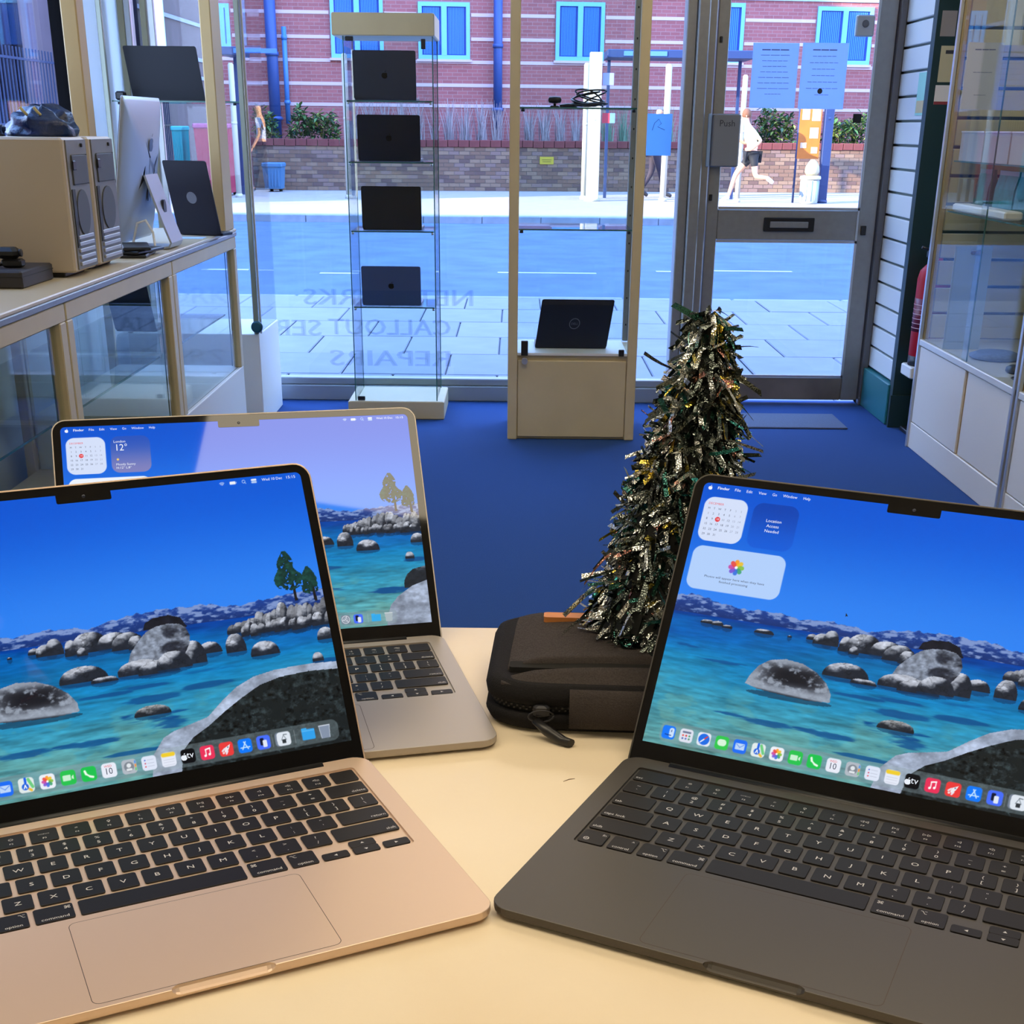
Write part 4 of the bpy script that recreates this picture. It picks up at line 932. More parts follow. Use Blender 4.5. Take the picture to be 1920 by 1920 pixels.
# ------------------------------------------------------------------ slim glass tower with four laptops
def glass_tower():
    x0, x1, y0, y1 = -.797, -.338, 6.40, 6.80
    t = empty('glass_display_tower', ((x0 + x1) / 2, (y0 + y1) / 2, 0), 'narrow glass display tower with cream top and base holding four dark laptops', 'display cabinet')
    box('base', CREAM, x0, x1, y0, y1, 0, .085, t, b=.004)
    gx0, gx1, gy0, gy1 = x0 + .035, x1 - .035, y0 + .025, y1 - .02; zt = 1.655
    box('top', CREAM, x0 - .01, x1 - .025, y0, y1, zt, 1.745, t, b=.004)
    for nm, a in (('glass_front', (gx0, gx1, gy0, gy0 + .004)), ('glass_back', (gx0, gx1, gy1 - .004, gy1)), ('glass_side', (gx0, gx0 + .004, gy0 + .004, gy1 - .004)), ('glass_side', (gx1 - .004, gx1, gy0 + .004, gy1 - .004))):
        box(nm, GLASS, *a, .085, zt, t)
    q = MB()
    for x, y in ((gx0, gy0), (gx1, gy0), (gx0, gy1), (gx1, gy1)): q.box(x - .0022, x + .0022, y - .0022, y + .0022, .085, zt)
    q.build('glass_edge', GEDGE, t)
    for z in (.518, .854, 1.148, 1.400):
        s = box('glass_shelf', GLASS, gx0 + .006, gx1 - .006, gy0 + .008, gy1 - .006, z - .006, z, t)
        box('shelf_edge', GEDGE, gx0 + .006, gx1 - .006, gy0 + .0065, gy0 + .008, z - .006, z, s)
        for x in (gx0 + .012, gx1 - .012): MB().tube([(x, gy0 + .012, z - .016), (x, gy0 + .012, z - .006)], .006, 8).build('shelf_pin', ALU_L, s)
    box('door_lock', DARKM, gx1 - .05, gx1 - .03, gy0 - .012, gy0, zt - .05, zt - .01, t, b=.002)
    box('door_hinge', DARKM, gx0 + .01, gx0 + .045, gy0 - .008, gy0, .086, .105, t, b=.002)
    box('door_hinge', DARKM, gx0 + .01, gx0 + .045, gy0 - .008, gy0, zt - .02, zt - .002, t, b=.002)
glass_tower()
shelf_laptop(664, 781, 185, 96, 6.47, 'dark grey closed-back laptop on the topmost shelf of the narrow glass tower', rgb(62, 64, 78), 'fruit', z=1.400)
shelf_laptop(672, 789, 299, 217, 6.47, 'black laptop with a bright reflection on the second shelf of the glass tower', rgb(34, 36, 48), 'fruit', z=1.148)
shelf_laptop(680, 791, 435, 351, 6.47, 'plain near-black laptop on the third shelf of the glass tower', rgb(30, 28, 34), None, z=.854)
shelf_laptop(680, 790, 577, 501, 6.47, 'slate blue laptop on the lowest shelf of the glass tower', rgb(78, 96, 140), 'fruit', z=.518)

# ------------------------------------------------------------------ cream cabinet with cupboard base, middle of the window
def cream_cabinet():
    x0, x1, y0, y1 = -.033, .535, 5.98, 6.42; p = .042; top = 2.15
    t = empty('cream_display_cabinet', ((x0 + x1) / 2, (y0 + y1) / 2, 0), 'tall cream framed display cabinet with a cupboard base in the middle of the window', 'display cabinet')
    box('post', CREAM, x0, x0 + p, y0, y0 + .035, 0, top, t, b=.003); box('post', CREAM, x1 - p, x1, y0, y0 + .035, 0, top, t, b=.003)
    for x in (x0 + .004, x1 - p + .006): box('back_post', ALU, x, x + .03, y1 - .03, y1, .38, top, t, b=.003)
    box('cupboard', CREAM, x0 + .002, x1 - .002, y0 + .02, y1, 0.0, .372, t, b=.003)
    box('cupboard_door', CREAM, x0 + p + .002, x1 - p - .002, y0 + .004, y0 + .02, .012, .350, t, b=.003)
    box('base_shelf', WHITE, x0 + p, x1 - p, y0 + .004, y1 - .03, .372, .382, t)
    box('head_rail', CREAM, x0 + p, x1 - p, y0, y0 + .035, top - .06, top, t)
    for nm, a in (('glass_door', (x0 + p, x1 - p, y0 + .012, y0 + .017)), ('glass_back', (x0 + .03, x1 - .03, y1 - .012, y1 - .008)), ('glass_side', (x0 + .010, x0 + .014, y0 + .035, y1 - .03)), ('glass_side', (x1 - .014, x1 - .010, y0 + .035, y1 - .03))):
        box(nm, GLASS, *a, .382, top - .06, t)
    for z in (.898, 1.375):
        s = box('glass_shelf', GLASS, x0 + p, x1 - p, y0 + .03, y1 - .02, z - .006, z, t)
        box('shelf_edge', GEDGE, x0 + p, x1 - p, y0 + .0285, y0 + .03, z - .006, z, s)
        for x in (x0 + p + .012, x1 - p - .012): MB().tube([(x, y0 + .04, z - .018), (x, y0 + .04, z - .006)], .008, 8).build('shelf_pin', DARKM, s)
    q = MB()
    for k in range(14):
        for x in (x0 + .02, x1 - p + .02): q.box(x - .003, x + .003, y1 - .0325, y1 - .030, .45 + k * .12, .458 + k * .12)
    o = q.build('peg_holes', BLACKP, t); o['kind'] = 'stuff'
    a = at(977, 662, Y=y0); b = at(988, 638, Y=y0); box('door_lock', BLACKP, a.x, a.x + .030, y0 - .008, y0 + .012, .372, .435, t, b=.002)
    MB().tube([(a.x + .016, y0 - .022, .350), (a.x + .016, y0 - .006, .350)], .014, 12).build('cupboard_lock', ALU_L, t)
    a = at(1160, 660, Y=y0); box('door_lock', BLACKP, a.x, a.x + .024, y0 - .004, y0 + .012, .372, .40, t, b=.002)
cream_cabinet()
shelf_laptop(1003, 1137, 644, 563, 6.12, 'black laptop with a round emblem standing inside the cream framed cabinet', rgb(18, 20, 30), 'ring', z=.382, shear=.14, depth=.19, group=None, basecol=rgb(190, 195, 200))
q = MB()
p = at(1040, 199, Y=6.2)
t = empty('webcam', (p.x, 6.2, 1.375), 'small black webcam on the upper shelf of the cream framed cabinet', 'camera')
MB().bbox(p.x - .02, p.x + .02, 6.18, 6.21, 1.375, 1.383, .003).build('clip_foot', BLACKP, t)
MB().tube([(p.x, 6.195, 1.383), (p.x, 6.195, 1.396)], .006, 8).build('stalk', BLACKP, t)
MB().lathe([(.004, -.028), (.012, -.024), (.014, 0), (.012, .024), (.004, .028)], 14, M=Matrix.Translation((p.x, 6.19, 1.405)) @ Matrix.Rotation(PI / 2, 4, 'Y')).build('camera_body', BLACKP, t)
p = at(1105, 199, Y=6.2)
t = empty('cable_coil', (p.x, 6.2, 1.375), 'tangle of thin black cable on the upper shelf of the cream framed cabinet', 'cable')
q = MB(); pts = []
for k in range(150):
    a = k * .42; r = .045 + .018 * math.sin(k * .37); z = 1.381 + .012 * abs(math.sin(k * .23)) + (.055 * max(0, math.sin(k * .11)) ** 3)
    pts.append((p.x + r * 1.25 * math.cos(a), 6.2 + r * .8 * math.sin(a), z))
q.tube(pts, .0035, 6); q.build('loops', BLACKP, t)
MB().tube([(p.x - .055, 6.19, 1.380), (p.x - .09, 6.18, 1.384), (p.x - .125, 6.19, 1.380)], .008, 8).build('plug', BLACKP, t)

# ------------------------------------------------------------------ left-hand run of glass counters
XF = -1.20; XB = -1.80; ZT = .888
def left_counters():
    t = empty('counter_slab', (XF - .3, 4.5, ZT), 'long cream counter slab along the left wall, over the glass showcases', 'counter')
    q = MB(); q.bbox(XB, XF + .004, 2.6, 6.0, ZT - .012, ZT, .003); q.build('top', mat('cream_counter', rgb(205, 190, 158), .35), t)
    q = MB(); q.bbox(XF - .012, XF + .004, 2.6, 6.0, ZT - .030, ZT - .012, .003); q.build('edge_strip', ALU, t)
    labs = ('cream framed glass showcase nearest the counter, under the left slab', 'cream framed glass showcase under the beige computer towers', 'cream framed glass showcase at the window end of the left slab')
    for (ya, yb, zb), lab in zip(((2.6, 3.655, .12), (3.665, 4.845, .12), (4.855, 5.99, .315)), labs):
        s = empty('glass_showcase', (XF - .3, (ya + yb) / 2, 0), lab, 'display case', 'glass showcases along the left wall')
        pw = .05
        box('top_rail', CREAM, XF - .035, XF, ya, yb, ZT - .078, ZT - .031, s, b=.003)
        box('post', CREAM, XF - .035, XF, ya, ya + pw, zb, ZT - .078, s, b=.003); box('post', CREAM, XF - .035, XF, yb - pw, yb, zb, ZT - .078, s, b=.003)
        box('post', CREAM, XB + .01, XB + .045, ya, ya + .03, 0, ZT - .031, s, b=.003); box('post', CREAM, XB + .01, XB + .045, yb - .03, yb, 0, ZT - .031, s, b=.003)
        box('plinth', WHITE if zb > .2 else CREAM, XB + .046, XF - .002, ya, yb, 0, zb, s, b=.003)
        box('glass_front', GLASS, XF - .020, XF - .015, ya + pw, yb - pw, zb, ZT - .078, s)
        zs = .54
        sh = box('glass_shelf', GLASS, XB + .05, XF - .06, ya + .04, yb - .04, zs - .006, zs, s)
        box('shelf_edge', GEDGE, XF - .06, XF - .058, ya + .04, yb - .04, zs - .006, zs, sh)
        box('glass_partition', GLASS, XB + .05, XF - .05, yb - .018, yb - .014, zb, ZT - .09, s)
        box('partition_edge', GEDGE, XF - .05, XF - .046, yb - .018, yb - .014, zb, ZT - .09, s)
left_counters()
shelf_laptop(212, 290, 575, 523, 5.35, 'dark laptop seen through the glass under the left counter slab', rgb(40, 48, 58), None, z=.545, shear=-.12, depth=.18, group=None)
# case standing on the slab: two posts, back board, one shelf
t = empty('post_frame', (XF - .3, 5.0, ZT), 'pair of tall cream posts with rails standing on the left counter slab', 'frame')
box('post', CREAM_D, -1.415, -1.365, 4.60, 4.68, ZT, 2.2, t, b=.004); box('post', CREAM_D, XF - .045, XF, 5.80, 5.975, ZT, 2.2, t, b=.004)
box('head_rail', CREAM_D, XF - .045, XF, 4.70, 5.80, 2.14, 2.2, t, b=.004)
box('side_rail', CREAM_D, -1.415, XF - .046, 4.60, 4.68, 2.2, 2.24, t, b=.004)
zs = at(300, 189, Y=6.28).z
shelf_laptop(250, 385, 186, 88, 6.36, 'open black laptop leaning on the shelf of the glass corner cabinet', rgb(36, 38, 46), None, z=zs, shear=-.10, depth=.16, group=None)
p = at(227, 182, Y=6.26)
t = empty('power_plug', (p.x, 6.26, zs), 'small black plug and lead at the shelf end of the glass corner cabinet', 'plug')
MB().bbox(p.x - .02, p.x + .02, 6.24, 6.28, zs + .001, zs + .036, .006).build('plug_body', BLACKP, t); MB().tube([(p.x + .01, 6.25, zs + .012), (p.x + .06, 6.26, zs + .006), (p.x + .10, 6.27, zs + .005)], .005, 6).build('lead', BLACKP, t)

# computer towers, rear faces towards the aisle
def tower(y0, y1, label):
    x1 = XF - .055; x0 = x1 - .46; z0, z1 = ZT, ZT + .372
    t = empty('computer_tower', ((x0 + x1) / 2, (y0 + y1) / 2, ZT), label, 'computer', 'beige computer towers on the left slab')
    BG = mat('beige_case', rgb(200, 184, 158), .45, metal=.15); GR = mat('rear_grey', rgb(120, 120, 118), .5); 
    q = MB(); q.bbox(x0, x1 - .004, y0, y1, z0 + .014, z1, .006); q.build('case', BG, t)
    for x in (x0 + .04, x1 - .09): box('foot', BLACKP, x, x + .05, y0 + .01, y1 - .01, z0, z0 + .014, t, b=.003)
    q = MB(); q.bbox(x1 - .004, x1, y0 + .022, y1 - .004, z0 + .02, z1 - .006, .001); rear = q.build('rear_panel', GR, t)
    w = y1 - y0; c = (y0 + y1) / 2 + .008
    q = MB(); q.bbox(x1, x1 + .004, y0 + .05, y1 - .02, z1 - .125, z1 - .045, .003); q.build('power_vent', mat('mesh_grey', rgb(84, 86, 88), .6), rear)
    MB().bbox(x1 + .004, x1 + .008, y0 + .045, y0 + .075, z1 - .085, z1 - .060, .002).build('mains_socket', BLACKP, rear)
    MB().loft([[(x, c + math.cos(2 * PI * k / 24) * w * .27, z1 - .200 + math.sin(2 * PI * k / 24) * .062) for k in range(24)] for x in (x1, x1 + .004)]).build('fan_grille', mat('mesh_grey', rgb(84, 86, 88), .6), rear)
    MB().bbox(x1, x1 + .003, y0 + .028, y0 + .055, z0 + .08, z1 - .135, .001).build('port_strip', mat('mesh_dark', rgb(52, 54, 56), .6), rear)
    for k in range(5): MB().bbox(x1, x1 + .005, y0 + .04, y1 - .03, z0 + .030 + k * .018, z0 + .040 + k * .018, .001).build('slot_cover', mat('slot_silver', rgb(185, 186, 184), .4, metal=.4), rear)
    MB().bbox(x1, x1 + .006, y1 - .06, y1 - .05, z1 - .026, z1 - .016, .001).build('latch', DARKM, rear)
tower(3.975, 4.185, 'beige metal computer tower nearest on the left slab, grey vented rear')
tower(4.215, 4.46, 'beige metal computer tower behind the nearest one, beside the desktop computer')
def cloth_bag(c, sx, sy, sz, label, col, seed, bands=True):
    t = empty('crumpled_bag', (c[0], c[1], c[2]), label, 'bag', 'crumpled bags on the computer towers')
    r = random.Random(seed); nu, nv = 30, 14; vs = []; fs = []
    ph = [r.uniform(0, 6) for _ in range(6)]
    for j in range(nv + 1):
        b_ = j / nv * PI / 2
        for i in range(nu):
            a = 2 * PI * i / nu
            k = 1 + .10 * math.sin(3 * a + ph[0] + b_ * 2) + .07 * math.sin(7 * a + ph[1] + 4 * b_) + .05 * math.sin(13 * a + ph[2]) + .05 * math.sin(9 * b_ + ph[3] + 2 * a)
            vs.append((c[0] + sx * k * math.cos(b_) ** .6 * math.cos(a), c[1] + sy * k * math.cos(b_) ** .6 * math.sin(a), c[2] + .001 + sz * k * math.sin(b_)))
    for j in range(nv):
        for i in range(nu): fs.append((j * nu + i, j * nu + (i + 1) % nu, (j + 1) * nu + (i + 1) % nu, (j + 1) * nu + i))
    fs.append(tuple(reversed(range(nu))))
    q = MB(); q.add(vs, fs, True); q.build('body', mat('bag_' + label.split()[0], col, .3, noise=.3, scale=40, bump=.6, spec=.6), t)
    if bands:
        for dx in (-.35, .05):
            q = MB(); q.tube([(c[0] + sx * (dx + .06 * k), c[1] - sy * .9 * math.cos(k * .25), c[2] + sz * (1.05 - .12 * k)) for k in range(4)], .0045, 6); q.build('band', mat('reflective_yellow', rgb(205, 190, 130), .4), t)
cloth_bag((-1.63, 4.16, ZT + .372), .14, .10, .062, 'black shiny crumpled bag on top of the computer towers, at the frame edge', rgb(24, 24, 34), 3, False)
cloth_bag((-1.395, 4.26, ZT + .372), .098, .10, .075, 'navy crumpled bag with yellow bands on top of the computer towers', rgb(16, 40, 84), 5)
# flat black box with a small camera on it
t = empty('flat_box', (-1.45, 3.80, ZT), 'flat black box on the left slab in front of the beige towers', 'box')
MB().bbox(-1.75, -1.315, 3.69, 3.945, ZT, ZT + .045, .004).build('box_body', mat('box_charcoal', rgb(48, 46, 50), .55), t)
MB().bbox(-1.751, -1.314, 3.6885, 3.9465, ZT + .029, ZT + .031, .0005).build('lid_seam', mat('seam_black', rgb(20, 19, 21), .6), t)
t = empty('small_camera', (-1.38, 3.80, ZT + .045), 'small black camera on a clip, standing on the flat black box', 'camera')
MB().bbox(-1.40, -1.345, 3.78, 3.82, ZT + .046, ZT + .068, .005).build('stand', BLACKP, t); MB().bbox(-1.415, -1.352, 3.775, 3.825, ZT + .068, ZT + .098, .010).build('camera_body', BLACKP, t)
MB().lathe([(.010, 0), (.010, .006), (.006, .006)], 14, M=Matrix.Translation((-1.352, 3.80, ZT + .083)) @ Matrix.Rotation(PI / 2, 4, 'Y')).build('camera_lens', DARKM, t)
t = empty('black_adapter', (-1.47, 3.77, ZT + .045), 'low black adapter beside the small camera on the flat box', 'adapter')
MB().bbox(-1.56, -1.43, 3.74, 3.80, ZT + .046, ZT + .064, .006).build('adapter_body', BLACKP, t); MB().bbox(-1.52, -1.49, 3.75, 3.79, ZT + .064, ZT + .078, .003).build('white_tag', PAPER, t)
MB().tube([(-1.43, 3.77, ZT + .055), (-1.415, 3.775, ZT + .052), (-1.40, 3.785, ZT + .053)], .004, 6).build('lead', BLACKP, t)

# desktop computer seen from behind
def desktop():
    yc = 5.02; x0 = -1.375
    t = empty('desktop_computer', (x0, yc, ZT), 'silver all-in-one desktop computer seen from behind on the left slab', 'computer')
    SIL = mat('silver_shell', rgb(176, 184, 196), .38, metal=.45)
    w, h, zb = .50, .475, .025; tilt = math.radians(9)
    M = Matrix.Translation((x0, yc, ZT + zb)) @ Matrix.Rotation(tilt, 4, 'Y') @ Matrix(((0, 0, 1, 0), (1, 0, 0, 0), (0, 1, 0, 0), (0, 0, 0, 1)))
    q = MB(); rings = []
    for z, i in ((0, 0), (.004, 0), (.012, .012), (.030, .07), (.042, .13), (.046, .19)): rings.append(rrect(w - 2 * i, h - 2 * i, .012 + i * .3, 6, 0, h / 2, z))
    q.loft(rings, smooth=True, M=M); body = q.build('screen_shell', SIL, t)
    MB().loft([rrect(w - .012, h - .012, .008, 4, 0, h / 2, z) for z in (-.003, 0)], M=M).build('screen_glass', mat('dark_screen', rgb(14, 15, 18), .1), t)
    em = MB(); apple_into(em, 0, 0, 0, .055, M=M @ Matrix.Translation((0, h * .70, .0475))); em.build('emblem', mat('emblem_dark', rgb(30, 32, 38), .3), body)
    MB().loft([[(math.cos(2 * PI * k / 20) * .012 + 0, math.sin(2 * PI * k / 20) * .03 + h * .36, z) for k in range(20)] for z in (.046, .048)], M=M).build('cable_hole', DARKM, body)
    pts = [(x0 + .085, ZT + .245), (x0 + .105, ZT + .180), (x0 + .135, ZT + .085), (x0 + .158, ZT + .022), (x0 + .150, ZT + .008), (x0 + .125, ZT + .004), (x0 - .02, ZT + .004)]
    q = MB(); wd = .085; th = .007
    a = []
    for i, (x, z) in enumerate(pts):
        p0 = pts[max(i - 1, 0)]; p1 = pts[min(i + 1, len(pts) - 1)]; dx, dz = p1[0] - p0[0], p1[1] - p0[1]; L = math.hypot(dx, dz); nx, nz = dz / L * th / 2, -dx / L * th / 2
        a.append([(x - nx, yc - wd, max(ZT, z - nz)), (x - nx, yc + wd, max(ZT, z - nz)), (x + nx, yc + wd, max(ZT + .001, z + nz)), (x + nx, yc - wd, max(ZT + .001, z + nz))])
    q.loft(a); st = q.build('stand', SIL, t)
    MB().loft([[(x0 + .124 + xx, yc + math.cos(2 * PI * k / 16) * .02, ZT + .135 + math.sin(2 * PI * k / 16) * .028) for k in range(16)] for xx in (-.006, .0035)]).build('cable_hole', DARKM, st)
desktop()
shelf_laptop(334, 414, 424, 303, 5.62, 'black laptop with a round silver emblem by the post of the left slab', rgb(16, 18, 26), 'round', z=ZT, shear=-.12, depth=.09, group=None, dY=-.06)
t = empty('black_keyboard_stack', (-1.30, 4.72, ZT), 'low stack of thin black keyboards under the desktop computer', 'keyboard')
for k, (dx, rz) in enumerate(((0, .1), (.006, -.15), (-.004, .3))):
    MB().bbox(-.045, .045, -.11, .11, 0, .011, .003, M=Matrix.Translation((-1.275 + dx, 4.70, ZT + k * .012)) @ Matrix.Rotation(rz, 4, 'Z')).build('keyboard_slab', BLACKP, t)
t = empty('white_lead', (-1.3, 4.93, ZT), 'white looped lead between the desktop computer and its stand', 'cable')
MB().tube([(-1.345, 4.90, ZT + .012), (-1.32, 4.90, ZT + .09), (-1.29, 4.90, ZT + .10), (-1.268, 4.90, ZT + .06), (-1.262, 4.89, ZT + .010), (-1.275, 4.84, ZT + .006)], .0045, 8).build('lead', PAPER, t)
t = empty('paper_slip', (-1.26, 5.45, ZT), 'pale blue slip of paper beside the black laptop on the left slab', 'paper')
MB().bbox(-1.31, -1.215, 5.42, 5.50, ZT, ZT + .002, .0005).build('sheet', mat('pale_blue_paper', rgb(180, 210, 240), .7), t)

# tall glass cabinet by the shopfront, its edge seen beyond the left counters
def corner_cabinet():
    x0, x1, y0, y1 = -1.76, -1.165, 6.20, 6.72
    t = empty('corner_glass_cabinet', ((x0 + x1) / 2, (y0 + y1) / 2, 0), 'glass corner cabinet with white base beside the shopfront, left of the glass tower', 'display cabinet')
    box('base', WHITE, x0, x1, y0, y1, 0, .42, t, b=.004)
    box('corner_post', mat('green_grey_post', rgb(140, 146, 132), .4, metal=.3), x1 - .022, x1, y0, y0 + .022, .42, 2.2, t, b=.003)
    box('corner_trim', ALU_L, x1, x1 + .010, y0 + .022, y0 + .034, .42, 2.2, t, b=.002)
    box('corner_post', mat('green_grey_post', rgb(140, 146, 132), .4, metal=.3), x0, x0 + .022, y0, y0 + .022, .42, 2.2, t, b=.003)
    KH = mat('khaki_rail', rgb(178, 172, 142), .5)
    for px, m in ((224, KH), (236, ALU_L), (266, KH), (280, ALU_L)):
        a = at(px, 60, Y=y1 - .02).x; box('shelf_rail', m, a, a + .028, y1 - .03, y1, .42, 2.2, t, b=.003)
    s = box('glass_shelf', GLASS, x0 + .024, x1 - .024, y0 + .03, y1 - .035, zs - .006, zs, t); box('shelf_edge', GEDGE, x0 + .024, x1 - .024, y0 + .0285, y0 + .03, zs - .006, zs, s)
    for x in (x0 + .05, x1 - .05): MB().tube([(x, y0 + .05, zs - .016), (x, y0 + .05, zs - .006)], .008, 8).build('shelf_pin', DARKM, s)
    box('glass_side', GLASS, x1 - .010, x1 - .006, y0 + .022, y1, .42, 2.2, t)
    MB().lathe([(.022, 0), (.026, .006), (.026, .020), (.018, .024)], 18, M=Matrix.Translation((x1 - .004, y0 - .001, .455)) @ Matrix.Rotation(PI / 2, 4, 'X')).build('door_lock', mat('teal_lock', rgb(40, 90, 110), .3, metal=.5), t)
corner_cabinet()

# ------------------------------------------------------------------ right side: notices, extinguisher, big cabinet, mat, door papers
def notice(px0, py0, px1, py1, Y, label, m, lines=0, cat='notice', group=None, footer=None, title=None, name='wall_notice'):
    a = at(px0, py0, Y=Y); b = at(px1, py1, Y=Y); x0, x1, z0, z1 = min(a.x, b.x), max(a.x, b.x), min(a.z, b.z), max(a.z, b.z)
    t = empty(name, ((x0 + x1) / 2, Y, z0), label, cat, group)
    box('sheet', m, x0, x1, Y - .0015, Y, z0, z1, t)
    w, h = x1 - x0, z1 - z0
    if lines:
        q = MB(); r = random.Random(int(px0))
        for k in range(lines):
            ww = w * r.uniform(.28, .40) * (.55 if k == lines - 1 else 1); zz = z1 - h * (.10 + .68 * k / max(1, lines - 1)); cx = (x0 + x1) / 2; hh = h * (.006 if k else .014)
            n = r.randint(3, 6); e = [-ww + 2 * ww * i / n for i in range(n + 1)]
            for i in range(n): q.box(cx + e[i] * .9, cx + e[i + 1] * .9 - ww * .05, Y - .0020, Y - .0015, zz - hh, zz + hh * .3)
        o = q.build('print_lines', mat('faint_print', rgb(112, 124, 168), .8), t); o['kind'] = 'stuff'
    if footer: box('footer', footer, x0, x1, Y - .0022, Y - .0015, z0, z0 + h * .16, t)
    if title: box('title_bar', INK, x0 + w * .35, x0 + w * .9, Y - .0022, Y - .0015, z1 - h * .22, z1 - h * .12, t)
    return t
BPAP = bpy.data.materials.new('backlit_paper'); BPAP.use_nodes = True
def translucent(m, col, k=.62):
    nt = m.node_tree; nt.nodes.clear(); o = nt.nodes.new('ShaderNodeOutputMaterial'); mx = nt.nodes.new('ShaderNodeMixShader'); a = nt.nodes.new('ShaderNodeBsdfDiffuse'); b = nt.nodes.new('ShaderNodeBsdfTranslucent')
    a.inputs[0].default_value = (*col, 1); b.inputs[0].default_value = (*col, 1); mx.inputs[0].default_value = k
    nt.links.new(a.outputs[0], mx.inputs[1]); nt.links.new(b.outputs[0], mx.inputs[2]); nt.links.new(mx.outputs[0], o.inputs[0]); return m
translucent(BPAP, rgb(190, 212, 246))
BLEAF = bpy.data.materials.new('blue_leaflet'); BLEAF.use_nodes = True; translucent(BLEAF, rgb(160, 206, 246))
notice(1413, 80, 1489, 203, YW, 'plain printed sheet taped inside the door glass, the one without a symbol', BPAP, 9, group=None)
n2 = notice(1506, 80, 1580, 205, YW, 'printed sheet with a small round symbol taped inside the door glass', BPAP, 8)
p = at(1537, 171, Y=YW); MB().lathe([(.012, 0), (.012, .0005)], 16, M=Matrix.Translation((p.x, YW - .0017, p.z)) @ Matrix.Rotation(PI / 2, 4, 'X')).build('symbol', INK, n2)
n3 = notice(1213, 213, 1257, 292, YW, 'pale blue leaflet with a line drawing taped to the window beside the door', BLEAF, 0)
p = at(1235, 236, Y=YW); q = MB(); q.tube([(p.x - .030, YW - .002, p.z - .02), (p.x - .02, YW - .002, p.z + .012), (p.x, YW - .002, p.z + .03), (p.x + .012, YW - .002, p.z + .010), (p.x - .005, YW - .002, p.z - .004), (p.x + .03, YW - .002, p.z - .018)], .0012, 5); q.build('drawing', INK, n3)
p = at(1620, 49, Y=YW)
t = empty('door_sensor', (p.x, YW - .03, p.z - .045), 'small square grey box with a round knob on the door glass', 'sensor')
MB().bbox(p.x - .042, p.x + .042, YW - .03, YW, p.z - .045, p.z + .045, .005).build('housing', mat('sensor_grey', rgb(168, 176, 184), .5), t); MB().lathe([(.016, 0), (.014, .008)], 16, M=Matrix.Translation((p.x, YW - .030, p.z + .008)) @ Matrix.Rotation(PI / 2, 4, 'X')).build('knob', mat('knob_grey', rgb(96, 100, 108), .4), t)
p = at(1607, 222, Y=YW); t = empty('glass_sticker', (p.x, YW, p.z - .02), 'small dark square sticker on the door glass, right edge', 'sticker'); box('sticker', BLACKP, p.x - .02, p.x + .02, YW - .002, YW, p.z - .02, p.z + .02, t)
YP = 6.34
notice(1762, 68, 1796, 20, YP, 'grey leaflet at the head of the teal pillar', mat('grey_leaflet', rgb(150, 146, 150), .7), 0, group=None)
notice(1757, 154, 1792, 86, YP, 'cream notice with a dark heading on the teal pillar', mat('cream_notice', rgb(196, 190, 160), .7), 0, title=1)
notice(1750, 196, 1786, 160, YP, 'white notice with a red foot on the teal pillar', PAPER, 0, footer=mat('red_print', rgb(150, 60, 66), .6))
p = at(1716, 175, X=XR)
t = empty('green_leaflet', (XR, p.y, p.z), 'pale green leaflet on the white slatted board beside the pillar', 'leaflet')
a = at(1735, 134, Y=6.40); b = at(1727, 216, Y=6.40)
box('sheet', mat('green_leaflet_paper', rgb(150, 205, 190), .7), XR - .002, XR + .001, 6.42, 6.55, b.z, a.z, t); box('picture', mat('leaflet_orange', rgb(196, 176, 130), .7), XR - .003, XR - .002, 6.43, 6.54, b.z + .01, b.z + .06, t)
# fire extinguisher on a low white stand, in front of the pillar
def extinguisher():
    c = at(1733, 690, Y=6.20); cx = c.x; cy = 6.20; z0 = at(1710, 690, Y=6.12).z; zt = at(1728, 492, Y=6.2).z; H = zt - z0
    t = empty('fire_extinguisher', (cx, cy, z0), 'red fire extinguisher on a white stand against the teal pillar', 'fire extinguisher')
    RED = mat('extinguisher_red', rgb(172, 8, 34), .5, spec=.25)
    r = .078
    MB().lathe([(r * .9, .03), (r, .045), (r, H - .07), (r * .9, H - .035), (r * .55, H - .006), (.022, H), (.022, H + .02)], 28, (cx, cy, z0)).build('cylinder', RED, t)
    MB().lathe([(r * .96, 0), (r * 1.0, .004), (r * 1.0, .045), (r * .9, .05)], 28, (cx, cy, z0)).build('base_ring', BLACKP, t)
    MB().lathe([(r + .001, H * .34), (r + .001, H * .66)], 28, (cx, cy, z0)).build('label_band', mat('extinguisher_label', rgb(110, 16, 40), .4), t)
    q = MB()
    for k in range(6): q.lathe([(r + .002, H * (.37 + k * .045)), (r + .002, H * (.377 + k * .045))], 28, (cx, cy, z0))
    o = q.build('label_print', mat('label_pale', rgb(200, 160, 170), .5), t); o['kind'] = 'stuff'
    MB().bbox(cx - .05, cx + .02, cy - .012, cy + .012, z0 + H + .02, z0 + H + .05, .004).build('valve', DARKM, t)
    MB().tube([(cx - .01, cy, z0 + H + .045), (cx - .08, cy - .01, z0 + H + .065)], .006, 8).build('lever', DARKM, t)
    MB().tube([(cx + .02, cy, z0 + H + .03), (cx + .07, cy - .02, z0 + H), (cx + .09, cy - .03, z0 + H - .1), (cx + .085, cy - .03, z0 + H * .4)], .009, 8).build('hose', BLACKP, t)
    s = empty('extinguisher_stand', (cx, cy, 0), 'low white box stand under the red fire extinguisher', 'stand')
    MB().bbox(cx - .06, cx + .09, cy - .07, cy + .07, 0, .02, .003).build('foot_plate', BLACKP, s); MB().bbox(cx - .02, cx + .05, cy - .03, cy + .03, .02, z0 - .05, .003).build('stem', BLACKP, s)
    MB().bbox(cx - .085, cx + .085, cy - .08, cy + .08, z0 - .05, z0, .005).build('tray', WHITE, s)
extinguisher()
